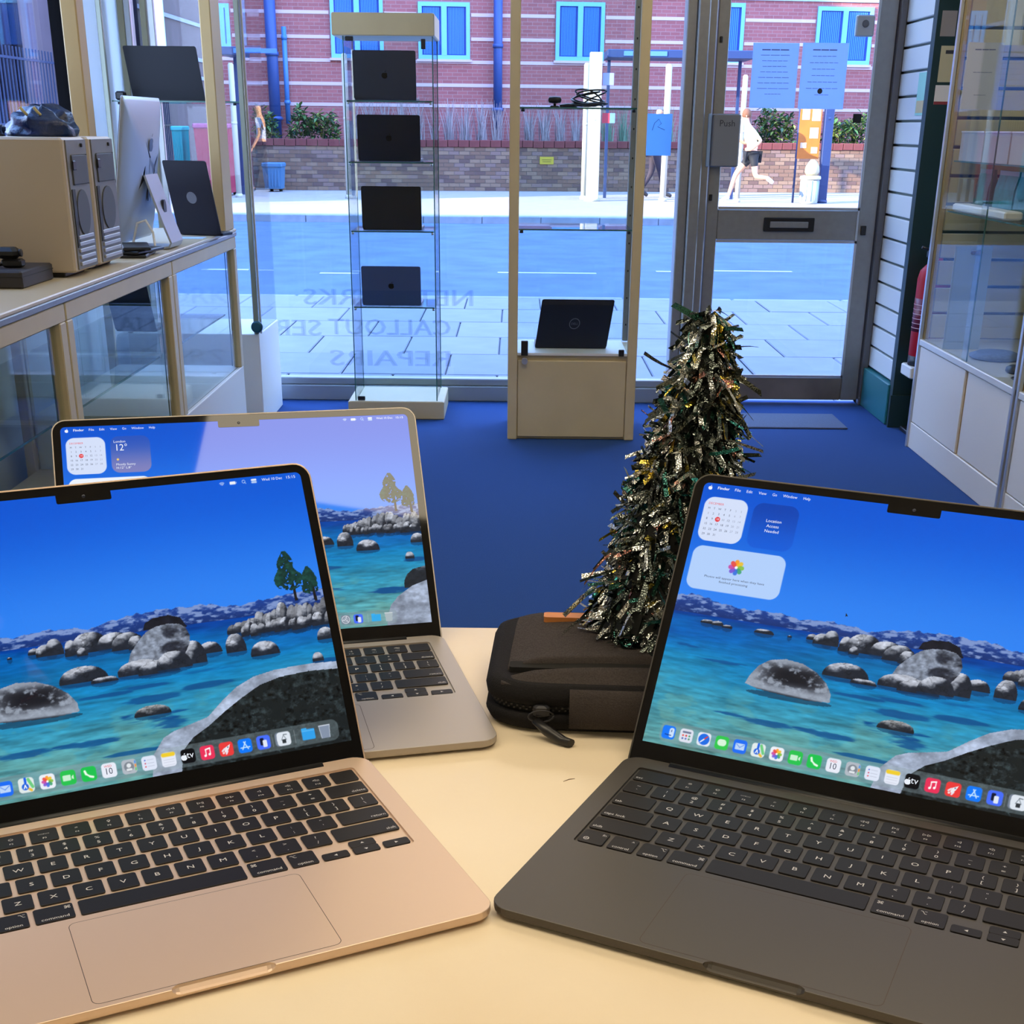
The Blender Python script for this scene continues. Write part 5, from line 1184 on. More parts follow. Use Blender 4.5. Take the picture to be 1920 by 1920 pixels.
t = empty('door_mat', (1.25, 6.3, 0), 'flat grey door mat on the blue carpet inside the door', 'mat')
a = at(1590, 803, Z=0.006); MB().bbox(.70, a.x, a.y, 6.60, 0, .008, .003).build('mat', mat('mat_grey', rgb(84, 96, 122), .95, noise=.15, scale=300, bump=.3), t)

def right_cabinet(ya, yb, label, far_side, doors):
    x0, x1 = 1.75, 2.27; top = 2.25; zb = .470
    t = empty('wall_display_cabinet', ((x0 + x1) / 2, (ya + yb) / 2, 0), label, 'display cabinet', 'white based display cabinets along the right wall')
    WARM = mat('warm_white_panel', rgb(222, 214, 202), .45)
    GOLD = mat('gold_edge', rgb(186, 160, 108), .45)
    box('kick_board', WARM, x0 + .004, x1, ya, yb, 0, .112, t, b=.003)
    box('cupboard_body', GOLD, x0 + .014, x1, ya + .004, yb - .004, .112, zb - .02, t)
    n = len(doors) - 1
    for k in range(n): box('sliding_door', WARM, x0 + .004 + (.0 if k % 2 else .004), x0 + .014, doors[k] + .012, doors[k + 1] - .012, .116, zb - .03, t, b=.002)
    box('base_shelf', mat('grey_white_ledge', rgb(205, 206, 205), .4), x0 - .002, x1, ya, yb, zb - .026, zb, t, b=.003)
    for y in (ya, yb - .024):
        p = box('upright', GOLD, x0 + .012, x0 + .036, y, y + .024, zb, top, t); box('upright_trim', ALU_L, x0 - .004, x0 + .010, y, y + .022, 0.0, top, p, b=.002)
        q = MB()
        for k in range(20): q.box(x0 + .010, x0 + .0125, y + .008, y + .016, zb + .06 + k * .085, zb + .072 + k * .085)
        o = q.build('peg_slots', BLACKP, p); o['kind'] = 'stuff'
    box('glass_door', GLASS, x0 + .002, x0 + .007, ya + .03, (ya + yb) / 2 + .02, zb, top, t); g2 = box('glass_door', GLASS, x0 + .009, x0 + .014, (ya + yb) / 2 - .02, yb - .03, zb, top, t)
    box('glass_door_edge', GEDGE, x0 + .009, x0 + .014, (ya + yb) / 2 - .022, (ya + yb) / 2 - .018, zb, top, g2)
    # slatted backs: along the wall and across the far side
    z = zb + .004
    ref = None
    while z + .10 < top:
        if ref is None:
            ref = MB().bbox(x1 - .018, x1 - .002, ya + .004, yb - .022, z, z + .098, .003).build('slat_board', SLATC, t); r2 = None
            if far_side: r2 = MB().bbox(x0 + .04, x1 - .02, yb - .020, yb - .004, z, z + .098, .003).build('slat_board', SLATC, t)
            z0 = z
        else:
            for b in (ref, r2):
                if b: o = b.copy(); COL.objects.link(o); o.location.z += z - z0
        z += .110
    return t
rc = right_cabinet(4.71, 5.93, 'white based glass display cabinet by the pillar on the right', True, (4.73, 5.26, 5.91))
right_cabinet(3.45, 4.69, 'nearer white based display cabinet cut by the frame, right of the first', False, (3.47, 4.08, 4.67))
# things in the right cabinet
zs = at(1800, 304, Y=5.55).z
def shelf(z, y0, y1): 
    s = box('glass_shelf', GLASS, 1.79, 2.24, y0, y1, z - .006, z, rc); box('shelf_edge', GEDGE, 1.788, 1.79, y0, y1, z - .006, z, s)
shelf(zs, 4.76, 5.88)
zs2 = at(1800, 402, Y=5.6).z; shelf(zs2, 4.76, 5.88)
MILK = mat('cloudy_plastic', rgb(220, 216, 214), .3); MILK.node_tree.nodes['Principled BSDF'].inputs['Alpha'].default_value = .55
labs = ['clear plastic box of small white parts at the pillar end of the shelf', 'clear plastic box of mixed parts in the middle of the shelf', 'clear plastic box of parts nearest the cabinet upright']
for k in range(3):
    y1 = 5.86 - k * .30; y0 = y1 - .285
    t = empty('parts_box', (1.92, (y0 + y1) / 2, zs), labs[k], 'box', 'clear boxes of parts on the right cabinet shelf')
    q = MB(); h = .105; th = .004
    for a in ((1.80, 2.10, y0, y0 + th), (1.80, 2.10, y1 - th, y1), (1.80, 1.80 + th, y0 + th, y1 - th), (2.10 - th, 2.10, y0 + th, y1 - th)): q.box(*a, zs, zs + h)
    q.build('walls', MILK, t); box('lid', mat('milky_plastic', rgb(216, 212, 208), .4), 1.797, 2.103, y0, y1, zs + h, zs + h + .006, t, b=.001); box('tray', mat('milky_plastic', rgb(216, 212, 208), .4), 1.806, 2.094, y0 + .006, y1 - .006, zs + .001, zs + .022, t)
    r = random.Random(k)
    q = MB()
    for j in range(16):
        yy = r.uniform(y0 + .03, y1 - .03); xx = r.uniform(1.83, 2.05); s = r.uniform(.010, .022); q.mat(j % 3).bbox(xx - s, xx + s, yy - s, yy + s, zs + .022, zs + .022 + s * 2.2, .003)
    o = q.build('small_parts', [mat('part_white', rgb(214, 214, 214), .5), mat('part_blue', rgb(118, 140, 164), .5), mat('part_grey', rgb(128, 124, 128), .5)], t); o['kind'] = 'stuff'
tl = [('teal product bag hanging nearest the pillar in the right cabinet', 5.86, 5.70, (50, 128, 124)), ('wide teal product bag in the middle of the right cabinet', 5.62, 5.40, (30, 132, 130)), ('teal product bag furthest from the pillar in the right cabinet', 5.38, 5.20, (44, 120, 124))]
for k, (lab, a, b, c) in enumerate(tl):
    t = empty('product_bag', (1.95, (a + b) / 2, zs2), lab, 'packet', 'teal packets under the clear boxes')
    q = MB(); h = zs - zs2 - .03
    q.loft([[(1.90 - d_, a, zs2 + z), (1.90 - d_, b, zs2 + z), (1.91 + d_, b, zs2 + z), (1.91 + d_, a, zs2 + z)] for z, d_ in ((0.0, .010), (.03, .018), (h * .6, .015), (h * .9, .003), (h, .001))], smooth=False)
    q.build('bag', mat('teal_packet_%d' % k, rgb(*c), .35, noise=.2, scale=30), t); box('header_strip', mat('grey_header', rgb(150, 156, 160), .6), 1.897, 1.90, b, a, zs2 + h * .86, zs2 + h, t)
t = empty('white_carton', (1.88, 5.55, zs2 - .12), 'long white box lying on the lower shelf of the right cabinet', 'box')
zs3 = at(1800, 403, Y=5.5).z
for o in [t]: o.location.z = zs2; ORG[t.name] = Vector(o.location)
MB().bbox(1.80, 1.87, 5.22, 5.86, zs2 + .001, zs2 + .030, .006).build('carton', mat('bright_white_card', rgb(236, 234, 226), .5), t); box('seam', PAPER, 1.799, 1.8, 5.3, 5.8, zs2 + .014, zs2 + .016, t)
notice(1800, 205, 1884, 80, 5.60, 'white printed sheet hanging inside the right cabinet', mat('pale_sheet', rgb(196, 204, 226), .8), 3, name='hanging_sheet')
notice(1755, 742, 1862, 462, 5.62, 'tall pale blue board standing in the right cabinet', mat('pale_blue_sheet', rgb(170, 196, 226), .5), 0, cat='board', name='blue_board')
p = at(1832, 474, Y=5.60); t = empty('hook_clip', (p.x, 5.60, p.z), 'small brass clip at the head of the pale blue board', 'clip'); MB().bbox(p.x - .022, p.x + .022, 5.595, 5.612, p.z - .008, p.z + .008, .003).build('clip', mat('brass', rgb(126, 106, 66), .35, metal=.6), t)
p = at(1818, 655, Y=5.45)
t = empty('round_pad', (1.90, 5.38, .470), 'round grey blue pad on the cupboard ledge of the right cabinet', 'pad')
MB().lathe([(.085, 0), (.10, .006), (.10, .016), (.07, .028), (.01, .032)], 28, (1.90, 5.38, .4705)).build('pad', mat('pad_blue', rgb(100, 120, 160), .7, noise=.15, scale=60), t)
t = empty('computer_mouse', (1.86, 5.05, .470), 'small black computer mouse with its lead on the ledge of the right cabinet', 'mouse')
MB().lathe([(.022, 0), (.030, .006), (.028, .018), (.014, .028), (.002, .030)], 18, M=Matrix.Translation((1.86, 5.05, .4705)) @ Matrix.Diagonal((1, 1.5, 1, 1))).build('mouse_body', BLACKP, t)
MB().tube([(1.86, 5.02, .48), (1.84, 4.95, .476), (1.80, 4.90, .477), (1.80, 4.82, .476)], .003, 6).build('lead', BLACKP, t)

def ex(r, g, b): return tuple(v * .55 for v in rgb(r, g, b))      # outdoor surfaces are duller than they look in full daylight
# ------------------------------------------------------------------ the street
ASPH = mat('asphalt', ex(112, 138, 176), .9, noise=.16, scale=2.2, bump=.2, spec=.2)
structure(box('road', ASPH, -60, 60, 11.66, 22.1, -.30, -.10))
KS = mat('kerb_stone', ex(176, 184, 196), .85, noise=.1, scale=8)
def kerb(name, y, z, x0, x1, label):
    k = structure(MB().box(x0, x1, y - .01, y + .13, -.3, z - .13).build(name, KS)); k['label'] = label
    ref = MB().bbox(0, .908, y, y + .125, z - .13, z, .012).build('kerb_stone', KS, k); ref.location.x = x0
    n = int((x1 - x0) / .915)
    for i in range(1, n):
        o = ref.copy(); COL.objects.link(o); o.location.x = x0 + i * .915; o.location.z = random.uniform(-.003, .003)
kerb('kerb_near', 11.53, -.02, -5.5, 6.5, 'pale kerb stones along the near side of the road')
kerb('kerb_far', 21.95, .01, -10.6, 12.0, 'sunlit kerb stones along the far side of the road')
LINE = mat('road_paint', ex(222, 228, 236), .7, noise=.08, scale=9)
def dash(x0, x1, y, label):
    t = MB().box(x0, x1, y - .05, y + .05, -.1005, -.096).build('lane_dash', LINE); tag(t, label, 'road marking', 'dashes of the centre line')
for pa, pb, py, lab in ((390, 466, 505, 'white centre line dash seen through the left showcases'), (600, 672, 512, 'white centre line dash left of the glass tower'), (816, 822, 509, 'white centre line stub just right of the glass tower'),
                        (933, 1118, 511, 'long white centre line dash behind the cream framed cabinet'), (1338, 1485, 508, 'white centre line dash seen through the lower door glass'), (1230, 1262, 509, 'white centre line dash by the door post')):
    a = at(pa, py, Z=-.098); b = at(pb, py + (pb - pa) * .0098, Z=-.098); dash(a.x, b.x, a.y, lab)
# near pavement: big slabs in staggered rows
PV = mat('pavement_bed', ex(120, 124, 134), .95)
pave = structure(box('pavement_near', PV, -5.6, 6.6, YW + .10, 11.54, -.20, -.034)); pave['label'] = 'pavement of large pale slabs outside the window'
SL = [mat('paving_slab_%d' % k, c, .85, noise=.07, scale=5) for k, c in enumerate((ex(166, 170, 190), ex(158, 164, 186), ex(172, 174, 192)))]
ref = []
for m in SL:
    o = MB().bbox(0, .592, 0, .742, -.034, -.020, .006).build('paving_slab', m, pave); ref.append(o)
y = YW + .12; r = 0; first = set()
while y + .742 < 11.54:
    xo = -5.5 + (.30 if r % 2 else 0)
    for i in range(int(11.8 / .60)):
        k = random.randrange(3); o = ref[k]
        if k in first: o = o.copy(); COL.objects.link(o)
        first.add(k); o.location = (xo + i * .60, y, random.uniform(-.002, .002))
    y += .75; r += 1
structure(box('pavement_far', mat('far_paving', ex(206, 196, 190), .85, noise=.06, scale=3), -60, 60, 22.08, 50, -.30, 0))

AF = math.radians(6.5)                       # the far frontage is turned a little
FO = Vector((0, 31.0, 0)); FM = Matrix.Translation(FO) @ Matrix.Rotation(AF, 4, 'Z'); FI = FM.inverted()
def fl(px, py, yl=0.0):
    """frontage-local (x, z) of a spot of the photograph on the plane yl behind the garden wall face"""
    d = (FI.to_3x3() @ ray(px, py)); o = FI @ Vector((0, 0, ZC)); t = (yl - o.y) / d.y; p = o + d * t
    return p.x, p.z
FACE = 2.2
def fempty(name, label, cat, group=None):
    o = empty(name, FO, label, cat, group, rz=AF); return o
def facade():
    t = fempty('brick_building', 'red brick building with pale bands and light blue windows across the street', 'building')
    BR = bpy.data.materials.new('red_brick'); BR.use_nodes = True; nt = BR.node_tree; b = nt.nodes['Principled BSDF']; b.inputs['Roughness'].default_value = .9
    tc = nt.nodes.new('ShaderNodeTexCoord'); mp = nt.nodes.new('ShaderNodeMapping'); mp.inputs['Rotation'].default_value = (PI / 2, 0, 0)
    bt = nt.nodes.new('ShaderNodeTexBrick'); bt.inputs['Color1'].default_value = (*rgb(160, 92, 92), 1); bt.inputs['Color2'].default_value = (*rgb(146, 82, 84), 1); bt.inputs['Mortar'].default_value = (*rgb(158, 118, 118), 1)
    bt.inputs['Scale'].default_value = 1.0; bt.inputs['Brick Width'].default_value = .225; bt.inputs['Row Height'].default_value = .075; bt.inputs['Mortar Size'].default_value = .006
    nt.links.new(tc.outputs['Object'], mp.inputs[0]); nt.links.new(mp.outputs[0], bt.inputs['Vector']); nt.links.new(bt.outputs['Color'], b.inputs['Base Color'])
    xl = fl(408, 100, FACE)[0]
    box('wall', BR, xl, 24, FACE, FACE + 8, 0, 9.0, t)
    STN = mat('band_stone', rgb(200, 172, 180), .8)
    zs = [fl(560, y_, FACE)[1] for y_ in (22, 68, 112, 156, 195)]
    wins = []
    for (a, b_, top, bot) in ((617, 720, -14, 110), (783, 881, 3, 112), (1043, 1131, 3, 115), (1292, 1390, 4, 118), (1534, 1628, 12, 122), (398, 434, 6, 90)):
        x0, z1 = fl(a, top, FACE); x1, z0 = fl(b_, bot, FACE); wins.append((x0, x1, z0, z1))
    for z in zs + [zs[0] + .47 * k for k in (1, 2, 3, 4, 5, 6)]:
        segs = [(xl, 24)]
        for x0, x1, z0, z1 in wins:
            if z0 - .05 < z < z1 + .05: segs = [s for (a, b_) in segs for s in ((a, min(b_, x0 - .03)), (max(a, x1 + .03), b_)) if s[1] - s[0] > .05]
        for a, b_ in segs: box('stone_band', STN, a, b_, FACE - .012, FACE, z - .035, z + .035, t)
    box('fascia_band', mat('pale_fascia', ex(200, 216, 236), .6), 1.6, 24, FACE - .03, FACE - .001, zs[0] + .40, zs[0] + .58, t)
    LB = mat('light_blue_frame', rgb(112, 180, 224), .45); PB = mat('blue_window_glass', ex(40, 96, 190), .12, spec=.8); CU = mat('blue_curtain', rgb(62, 124, 206), .8)
    for x0, x1, z0, z1 in wins:
        q = MB(); f = .085; y = FACE
        q.box(x0, x1, y - .045, y, z0, z0 + f).box(x0, x1, y - .045, y, z1 - f, z1).box(x0, x0 + f, y - .045, y, z0 + f, z1 - f).box(x1 - f, x1, y - .045, y, z0 + f, z1 - f)
        xm = (x0 + x1) / 2; q.box(xm - .06, xm + .06, y - .050, y, z0 + f, z1 - f)
        w = q.build('window', LB, t)
        for a, b_ in ((x0 + f, xm - .06), (xm + .06, x1 - f)):
            box('pane', PB, a, b_, y - .012, y - .004, z0 + f, z1 - f, w)
            q = MB(); n = 10
            for i in range(n): 
                xa = a + .04 + (b_ - a - .08) * i / n; q.box(xa, xa + (b_ - a - .08) / n * .62, y - .018, y - .012, z0 + f + .02, z1 - f - .02)
            o = q.build('curtain_folds', CU, w); o['kind'] = 'stuff'
        box('sill', STN, x0 - .04, x1 + .04, y - .07, y, z0 - .05, z0, w)
    return xl, zs
XLF, ZBANDS = facade()
DP = mat('blue_drainpipe', ex(52, 92, 168), .5)
def pipe(px, r, ptop, pbot, label, m=DP):
    yl = FACE - r * 1.2 - .07
    x, z0 = fl(px, pbot, yl); z1 = fl(px, ptop, yl)[1]
    t = fempty('drainpipe', label, 'pipe', None)
    MB().tube([(x, yl, z0), (x, yl, z1)], r, 14).build('pipe', m, t)
    for k in range(3): MB().tube([(x, yl, z0 + .4 + k * 1.3), (x, yl, z0 + .48 + k * 1.3)], r * 1.18, 14).build('collar', m, t)
    MB().box(x - r * 1.3, x + r * 1.3, yl, FACE - .052, z0 + .42, z0 + .46).build('bracket', m, t)
pipe(519, .125, -60, 262, 'thick dark blue pipe on the brick front, left of the glass tower')
pipe(541, .055, 50, 232, 'thin light blue pipe beside the thick dark blue one', mat('light_blue_pipe', ex(80, 150, 228), .5))
pipe(933, .10, -60, 245, 'dark blue drainpipe just left of the cream framed cabinet')

def garden_wall():
    xa = fl(474, 300)[0]; xb = 16.0
    t = fempty('garden_wall', 'low brown brick garden wall with red coping along the far pavement', 'wall')
    zt = fl(900, 276)[1]; zc = fl(900, 263)[1]
    box('mortar_core', mat('mortar', ex(146, 134, 128), .95), xa, xb, .012, .24, 0, zt, t)
    cs = [mat('wall_brick_%d' % k, c, .9) for k, c in enumerate((ex(150, 116, 98), ex(172, 140, 118), ex(126, 98, 92), ex(160, 130, 122)))]
    q = MB(); rows = int(zt / .0755); hh = zt / rows
    for r_ in range(rows):
        n = int((xb - xa) / .225)
        for i in range(n):
            x = xa + (i + (.5 if r_ % 2 else 0)) * .225
            if x + .215 > xb: continue
            z = r_ * hh; o = random.uniform(0, .004)
            q.mat(random.choice((0, 0, 1, 1, 2, 3)))
            q.add([(x, .0 + o, z + .005), (x + .213, .0 + o, z + .005), (x + .213, .0 + o, z + hh - .005), (x, .0 + o, z + hh - .005), (x, .02, z + .005), (x + .213, .02, z + .005), (x + .213, .02, z + hh - .005), (x, .02, z + hh - .005)],
                  [(0, 1, 2, 3), (4, 5, 1, 0), (5, 6, 2, 1), (6, 7, 3, 2), (7, 4, 0, 3)])
    o = q.build('brickwork', cs, t); o['kind'] = 'stuff'
    RC = mat('red_coping', ex(142, 72, 72), .9, noise=.15, scale=6)
    n = int((xb - xa) / .23); ref = None
    for i in range(n):
        if ref is None: ref = MB().bbox(xa, xa + .218, -.03, .26, zt, zc, .006).build('coping_brick', RC, t); o = ref
        else: o = ref.copy(); COL.objects.link(o); o.location.x += i * .23; o.location.z += random.uniform(-.004, .004)
    pbd = box('ground_planting', mat('soil', ex(70, 56, 46), .95), xa, xb, .26, FACE - .01, 0, zt - .05); pbd.location = FO; pbd.rotation_euler = (0, 0, AF); structure(pbd)
    return zt, xa
ZWT, XWA = garden_wall()
x, z = fl(1025, 301); x2 = fl(1038, 301)[0]; w = x2 - x
t = fempty('yellow_wall_sign', 'small yellow sign on the brown garden wall behind the cream framed cabinet', 'sign')
z0 = fl(1025, 308)[1]; z1 = fl(1025, 294)[1]; box('plate', mat('sign_yellow', ex(226, 200, 60), .5), x - w, x + w, -.012, -.001, z0, z1, t)
q = MB(); q.box(x - w * .7, x + w * .7, -.014, -.012, z0 + (z1 - z0) * .55, z0 + (z1 - z0) * .62).box(x - w * .6, x + w * .6, -.014, -.012, z0 + (z1 - z0) * .3, z0 + (z1 - z0) * .37); o = q.build('print_lines', mat('sign_brown', ex(130, 110, 40), .6), t); o['kind'] = 'stuff'

def plants(name, px0, px1, py_top, label, kind, seed, depth=(.52, 1.15)):
    r = random.Random(seed); xa, zt = fl(px0, py_top, .6); xb = fl(px1, py_top, .6)[0]; zb = ZWT - .05
    t = fempty(name, label, 'plant', None); t['category'] = 'shrub' if kind == 'bush' else 'grass clump'
    V = []; Fc = []; MI = []
    if kind == 'bush':
        mats = [mat('leaf_green', ex(96, 142, 70), .6), mat('leaf_dark', ex(48, 92, 66), .6), mat('leaf_yellow', ex(176, 190, 84), .6)]
        n = int((xb - xa) * 900)
        for k in range(n):
            x = r.uniform(xa, xb); u = (x - xa) / (xb - xa)
            top = zb + (zt - zb) * (.86 + .12 * math.sin(u * 5 + seed) + .10 * math.sin(u * 17 + seed * 2)) * min(1, 6 * u + .3, 6 * (1 - u) + .3)
            z = zb + (max(top, zb + .1) - zb) * r.random() ** .6; y = r.uniform(*depth); s = r.uniform(.035, .075); a = r.uniform(0, 2 * PI); b_ = r.uniform(-1, 1); o = len(V)
            dx, dy, dz = math.cos(a) * s * 2.2, math.sin(a) * s * 2.2, b_ * s * 2; nx, ny = -math.sin(a) * s * .6, math.cos(a) * s * .6
            V += [(x, y, z), (x + dx / 2 + nx, y + dy / 2 + ny, z + dz / 2 + s * .3), (x + dx, y + dy, z + dz), (x + dx / 2 - nx, y + dy / 2 - ny, z + dz / 2 + s * .3)]; Fc.append((o, o + 1, o + 2, o + 3))
            MI.append(r.choices((0, 1, 2), (.45, .38, .17))[0])
        q = MB()
        for k in range(int((xb - xa) * 5)):
            x = xa + (k + .5) / 5; q.tube([(x, .6, zb - .02), (x + r.uniform(-.1, .1), .6, zb + (zt - zb) * .5)], .012, 5)
        o = q.build('stems', mat('stem_brown', ex(86, 66, 50), .9), t); o['kind'] = 'stuff'
        nm = 'foliage'
    else:
        cols = {'pale': (ex(206, 190, 190), ex(184, 170, 176), ex(150, 130, 136)), 'green': (ex(128, 170, 140), ex(96, 140, 110), ex(160, 190, 160))}[kind]
        mats = [mat('%s_blade_%d' % (kind, k), c, .7) for k, c in enumerate(cols)]
        n = int((xb - xa) * 210)
        for k in range(n):
            cl = round(r.uniform(xa, xb) / .35) * .35; x = cl + r.gauss(0, .05); h = (zt - zb) * r.uniform(.45, 1.05); lean = max(-.2, min(.2, r.gauss(0, .13))) * h; y = r.uniform(*depth); w = r.uniform(.006, .013); o = len(V)
            for s in range(4):
                u = s / 3; V += [(x + lean * u * u - w * (1 - u * .8), y, zb - .03 + h * u), (x + lean * u * u + w * (1 - u * .8), y + .004, zb - .03 + h * u)]
            for s in range(3): Fc.append((o + 2 * s, o + 2 * s + 1, o + 2 * s + 3, o + 2 * s + 2)); MI.append(k % 3)
        nm = 'blades'
    me = bpy.data.meshes.new(nm); me.from_pydata(V, [], Fc)
    for m in mats: me.materials.append(m)
    me.polygons.foreach_set('material_index', MI); o = bpy.data.objects.new(nm, me); COL.objects.link(o); o.parent = t; o['kind'] = 'stuff'
plants('leafy_shrub', 474, 516, 198, 'yellow green leafy shrub behind the garden wall, left of the thick blue pipe', 'bush', 1)
plants('leafy_shrub', 540, 632, 196, 'dense green shrub behind the garden wall, between blue pipe and glass tower', 'bush', 2)
plants('pale_grass', 650, 800, 178, 'pale dry grass behind the garden wall, seen through the glass tower', 'pale', 3)
plants('pale_grass', 822, 948, 185, 'pale dry tall grass behind the garden wall, right of the glass tower', 'pale', 4)
plants('pale_grass', 970, 1090, 190, 'pale dry grass behind the garden wall, seen in the cream framed cabinet', 'pale', 5)
plants('green_grass', 1118, 1262, 192, 'grey green upright grass behind the garden wall, beside the white posts', 'green', 6)
plants('green_grass', 1384, 1414, 205, 'grey green grass behind the garden wall, beside the running person', 'green', 7)
plants('leafy_shrub', 1428, 1498, 196, 'bright green shrub between the running person and the orange banner', 'bush', 8)
plants('leafy_shrub', 1556, 1640, 212, 'low green shrub at the right end of the door glass', 'bush', 9)

# white sunlit posts, shelter, bins, signs on the far pavement
POST = mat('white_post_paint', ex(240, 236, 220), .5); SHB = mat('shelter_blue', ex(44, 70, 128), .45)
def post(px, pbot, ptop, wpx, label, m=POST, name='white_post', cat='post', Y=None, square=False):
    a = at(px, pbot, Z=0) if Y is None else at(px, 300, Y=Y); y = a.y; b = at(px, ptop, Y=y); w = wpx * y / FPX / 2
    x = at(px, 300, Y=y).x
    t = empty(name, (x, y, 0), label, cat)
    if square: MB().bbox(x - w, x + w, y - w, y + w, 0, b.z, .008).build('shaft', m, t)
    else: MB().lathe([(w, 0), (w, b.z - .03), (w * .6, b.z)], 14, (x, y, 0)).build('shaft', m, t)
    MB().lathe([(w * 1.35, 0), (w * 1.35, .05), (w, .07)], 14, (x, y, 0)).build('foot', m, t)
    MB().lathe([(w * 1.06, 0), (w * 1.06, .05)], 14, (x, y, b.z * .55)).build('collar', m, t)
    return t, x, y, b.z
YS = 27.2
post(652, 372, 100, 10, 'tall white post in the sun, seen through the left edge of the glass tower', Y=YS)
post(444, 350, 118, 10, 'white post in the sun beside the left counter case', Y=YS)
post(1096, 372, 118, 10, 'slimmer white post left of the wide one behind the cream framed cabinet', Y=YS + .5)
post(1112, 378, 98, 21, 'wide white post behind the cream framed cabinet', Y=YS - .1, square=True)
post(1246, 371, 120, 11, 'white post beside the blue leaflet, left of the door post', Y=YS)
post(1387, 365, 140, 9, 'white post behind the push box of the door', Y=YS)
def shelter(pa, pb, pt, pb2, label, yy=YS + .3):
    a = at(pa, pt, Y=yy); b = at(pb, pb2, Y=yy)
    t = empty('shelter_roof', ((a.x + b.x) / 2, yy, 0), label, 'bus shelter')
    zr = (a.z + b.z) / 2
    MB().bbox(a.x, b.x, yy - .25, yy + 1.0, zr - .07, zr + .07, .01).build('roof_beam', SHB, t)
    for x in (a.x + .1, b.x - .1): MB().bbox(x - .03, x + .03, yy + .85, yy + .91, 0, zr - .07, .004).build('leg', SHB, t)
    MB().bbox(a.x + .3, a.x + 1.1, yy - .27, yy - .251, zr - .04, zr + .04, .003).build('name_strip', mat('strip_blue', ex(90, 150, 240), .5), t)
shelter(1138, 1412, 97, 108, 'blue flat roof of the bus shelter across the street')
shelter(412, 450, 88, 104, 'blue shelter roof end beside the left counter case', YS + .3)
t, x, y, zt_ = post(1547, 374, 92, 15, 'dark blue square post beside the orange banner', SHB, Y=YS, square=True)
a = at(1502, 196, Y=YS); b = at(1534, 298, Y=YS)
t = empty('orange_banner', ((a.x + b.x) / 2, YS, 0), 'orange printed banner beside the dark blue post, seen in the door glass', 'banner')
box('banner', mat('orange_print', ex(240, 132, 44), .6, noise=.1, scale=6), a.x, b.x, YS - .01, YS, b.z, a.z, t)
q = MB(); w_ = b.x - a.x
for (u0, u1, v0, v1) in ((.55, .95, .02, .30), (.1, .45, .05, .28), (.5, .9, .42, .62), (.12, .40, .70, .80), (.62, .92, .78, .90)): q.bbox(a.x + w_ * u0, a.x + w_ * u1, YS - .016, YS - .010, a.z - (a.z - b.z) * v1, a.z - (a.z - b.z) * v0, .002)
o = q.build('printed_patches', mat('pink_print', ex(252, 214, 186), .6), t); o['kind'] = 'stuff'
MB().tube([(a.x, YS + .03, 0), (a.x, YS + .03, a.z)], .02, 8).build('pole', SHB, t)
c = at(1516, 372, Y=YS - .3); zt_ = at(1516, 330, Y=YS - .3).z
t = empty('street_bin', (c.x, YS - .3, 0), 'pale ribbed litter bin under the orange banner', 'bin')
MB().lathe([(.15, 0), (.17, .03), (.17, zt_ - .06)], 20, (c.x, YS - .3, 0)).build('body', mat('bin_pale', ex(206, 220, 222), .5), t)
for k in range(12): MB().tube([(c.x + .172 * math.cos(k * PI / 6), YS - .3 + .172 * math.sin(k * PI / 6), .05), (c.x + .172 * math.cos(k * PI / 6), YS - .3 + .172 * math.sin(k * PI / 6), zt_ - .08)], .010, 5).build('rib', mat('bin_pale', (1, 1, 1), .5), t)
MB().lathe([(.19, 0), (.20, .02), (.19, .06), (.13, .07)], 20, (c.x, YS - .3, zt_ - .06)).build('rim', POST, t)
t = empty('rubbish_bag', (c.x, YS - .3, zt_ + .02), 'cream rubbish bag bulging from the pale litter bin', 'bag')
MB().lathe([(.10, 0), (.14, .06), (.13, .16), (.08, .24), (.03, .28)], 14, (c.x + .02, YS - .3, zt_ + .01)).build('bag', mat('bag_cream', ex(226, 212, 176), .5, bump=.5, scale=20), t)
def simple_box(px0, py0, px1, py1, Y, d, label, m, name, cat, lidm=None):
    a = at(px0, py0, Y=Y); b = at(px1, py1, Y=Y)
    t = empty(name, ((a.x + b.x) / 2, Y + d / 2, 0), label, cat)
    h = a.z; x0, x1 = a.x, b.x; tp = (x1 - x0) * .07
    q = MB(); q.loft([[(x0 + tp, Y + .04, .06), (x1 - tp, Y + .04, .06), (x1 - tp, Y + d - .04, .06), (x0 + tp, Y + d - .04, .06)], [(x0, Y, h - .09), (x1, Y, h - .09), (x1, Y + d, h - .09), (x0, Y + d, h - .09)]]); q.build('body', m, t)
    MB().bbox(x0 - .02, x1 + .02, Y - .03, Y + d + .02, h - .09, h, .02).build('lid', lidm or m, t)
    for x in (x0 + .1, x1 - .1): MB().lathe([(.07, -.03), (.07, .03)], 12, M=Matrix.Translation((x, Y + d - .06, .07)) @ Matrix.Rotation(PI / 2, 4, 'Y')).build('wheel', BLACKP, t)
    for k in range(5): xx = x0 + (x1 - x0) * (k + 1) / 6; MB().box(xx - .012, xx + .012, Y + .0, Y + .03, .10, h - .12).build('rib', m, t)
    return t
BB = mat('grit_blue', ex(84, 146, 196), .6)
simple_box(491, 305, 530, 366, 29.5, .5, 'blue grit bin against the garden wall, left of the glass tower', BB, 'grit_bin', 'bin')
RB = mat('bin_red', ex(206, 60, 92), .6); TB = mat('bin_teal', ex(34, 176, 180), .6)
simple_box(362, 231, 436, 352, 27.5, .8, 'large red wheeled bin across the street, behind the left counter case', RB, 'wheeled_bin', 'bin', mat('bin_lid_pink', ex(220, 110, 160), .6))
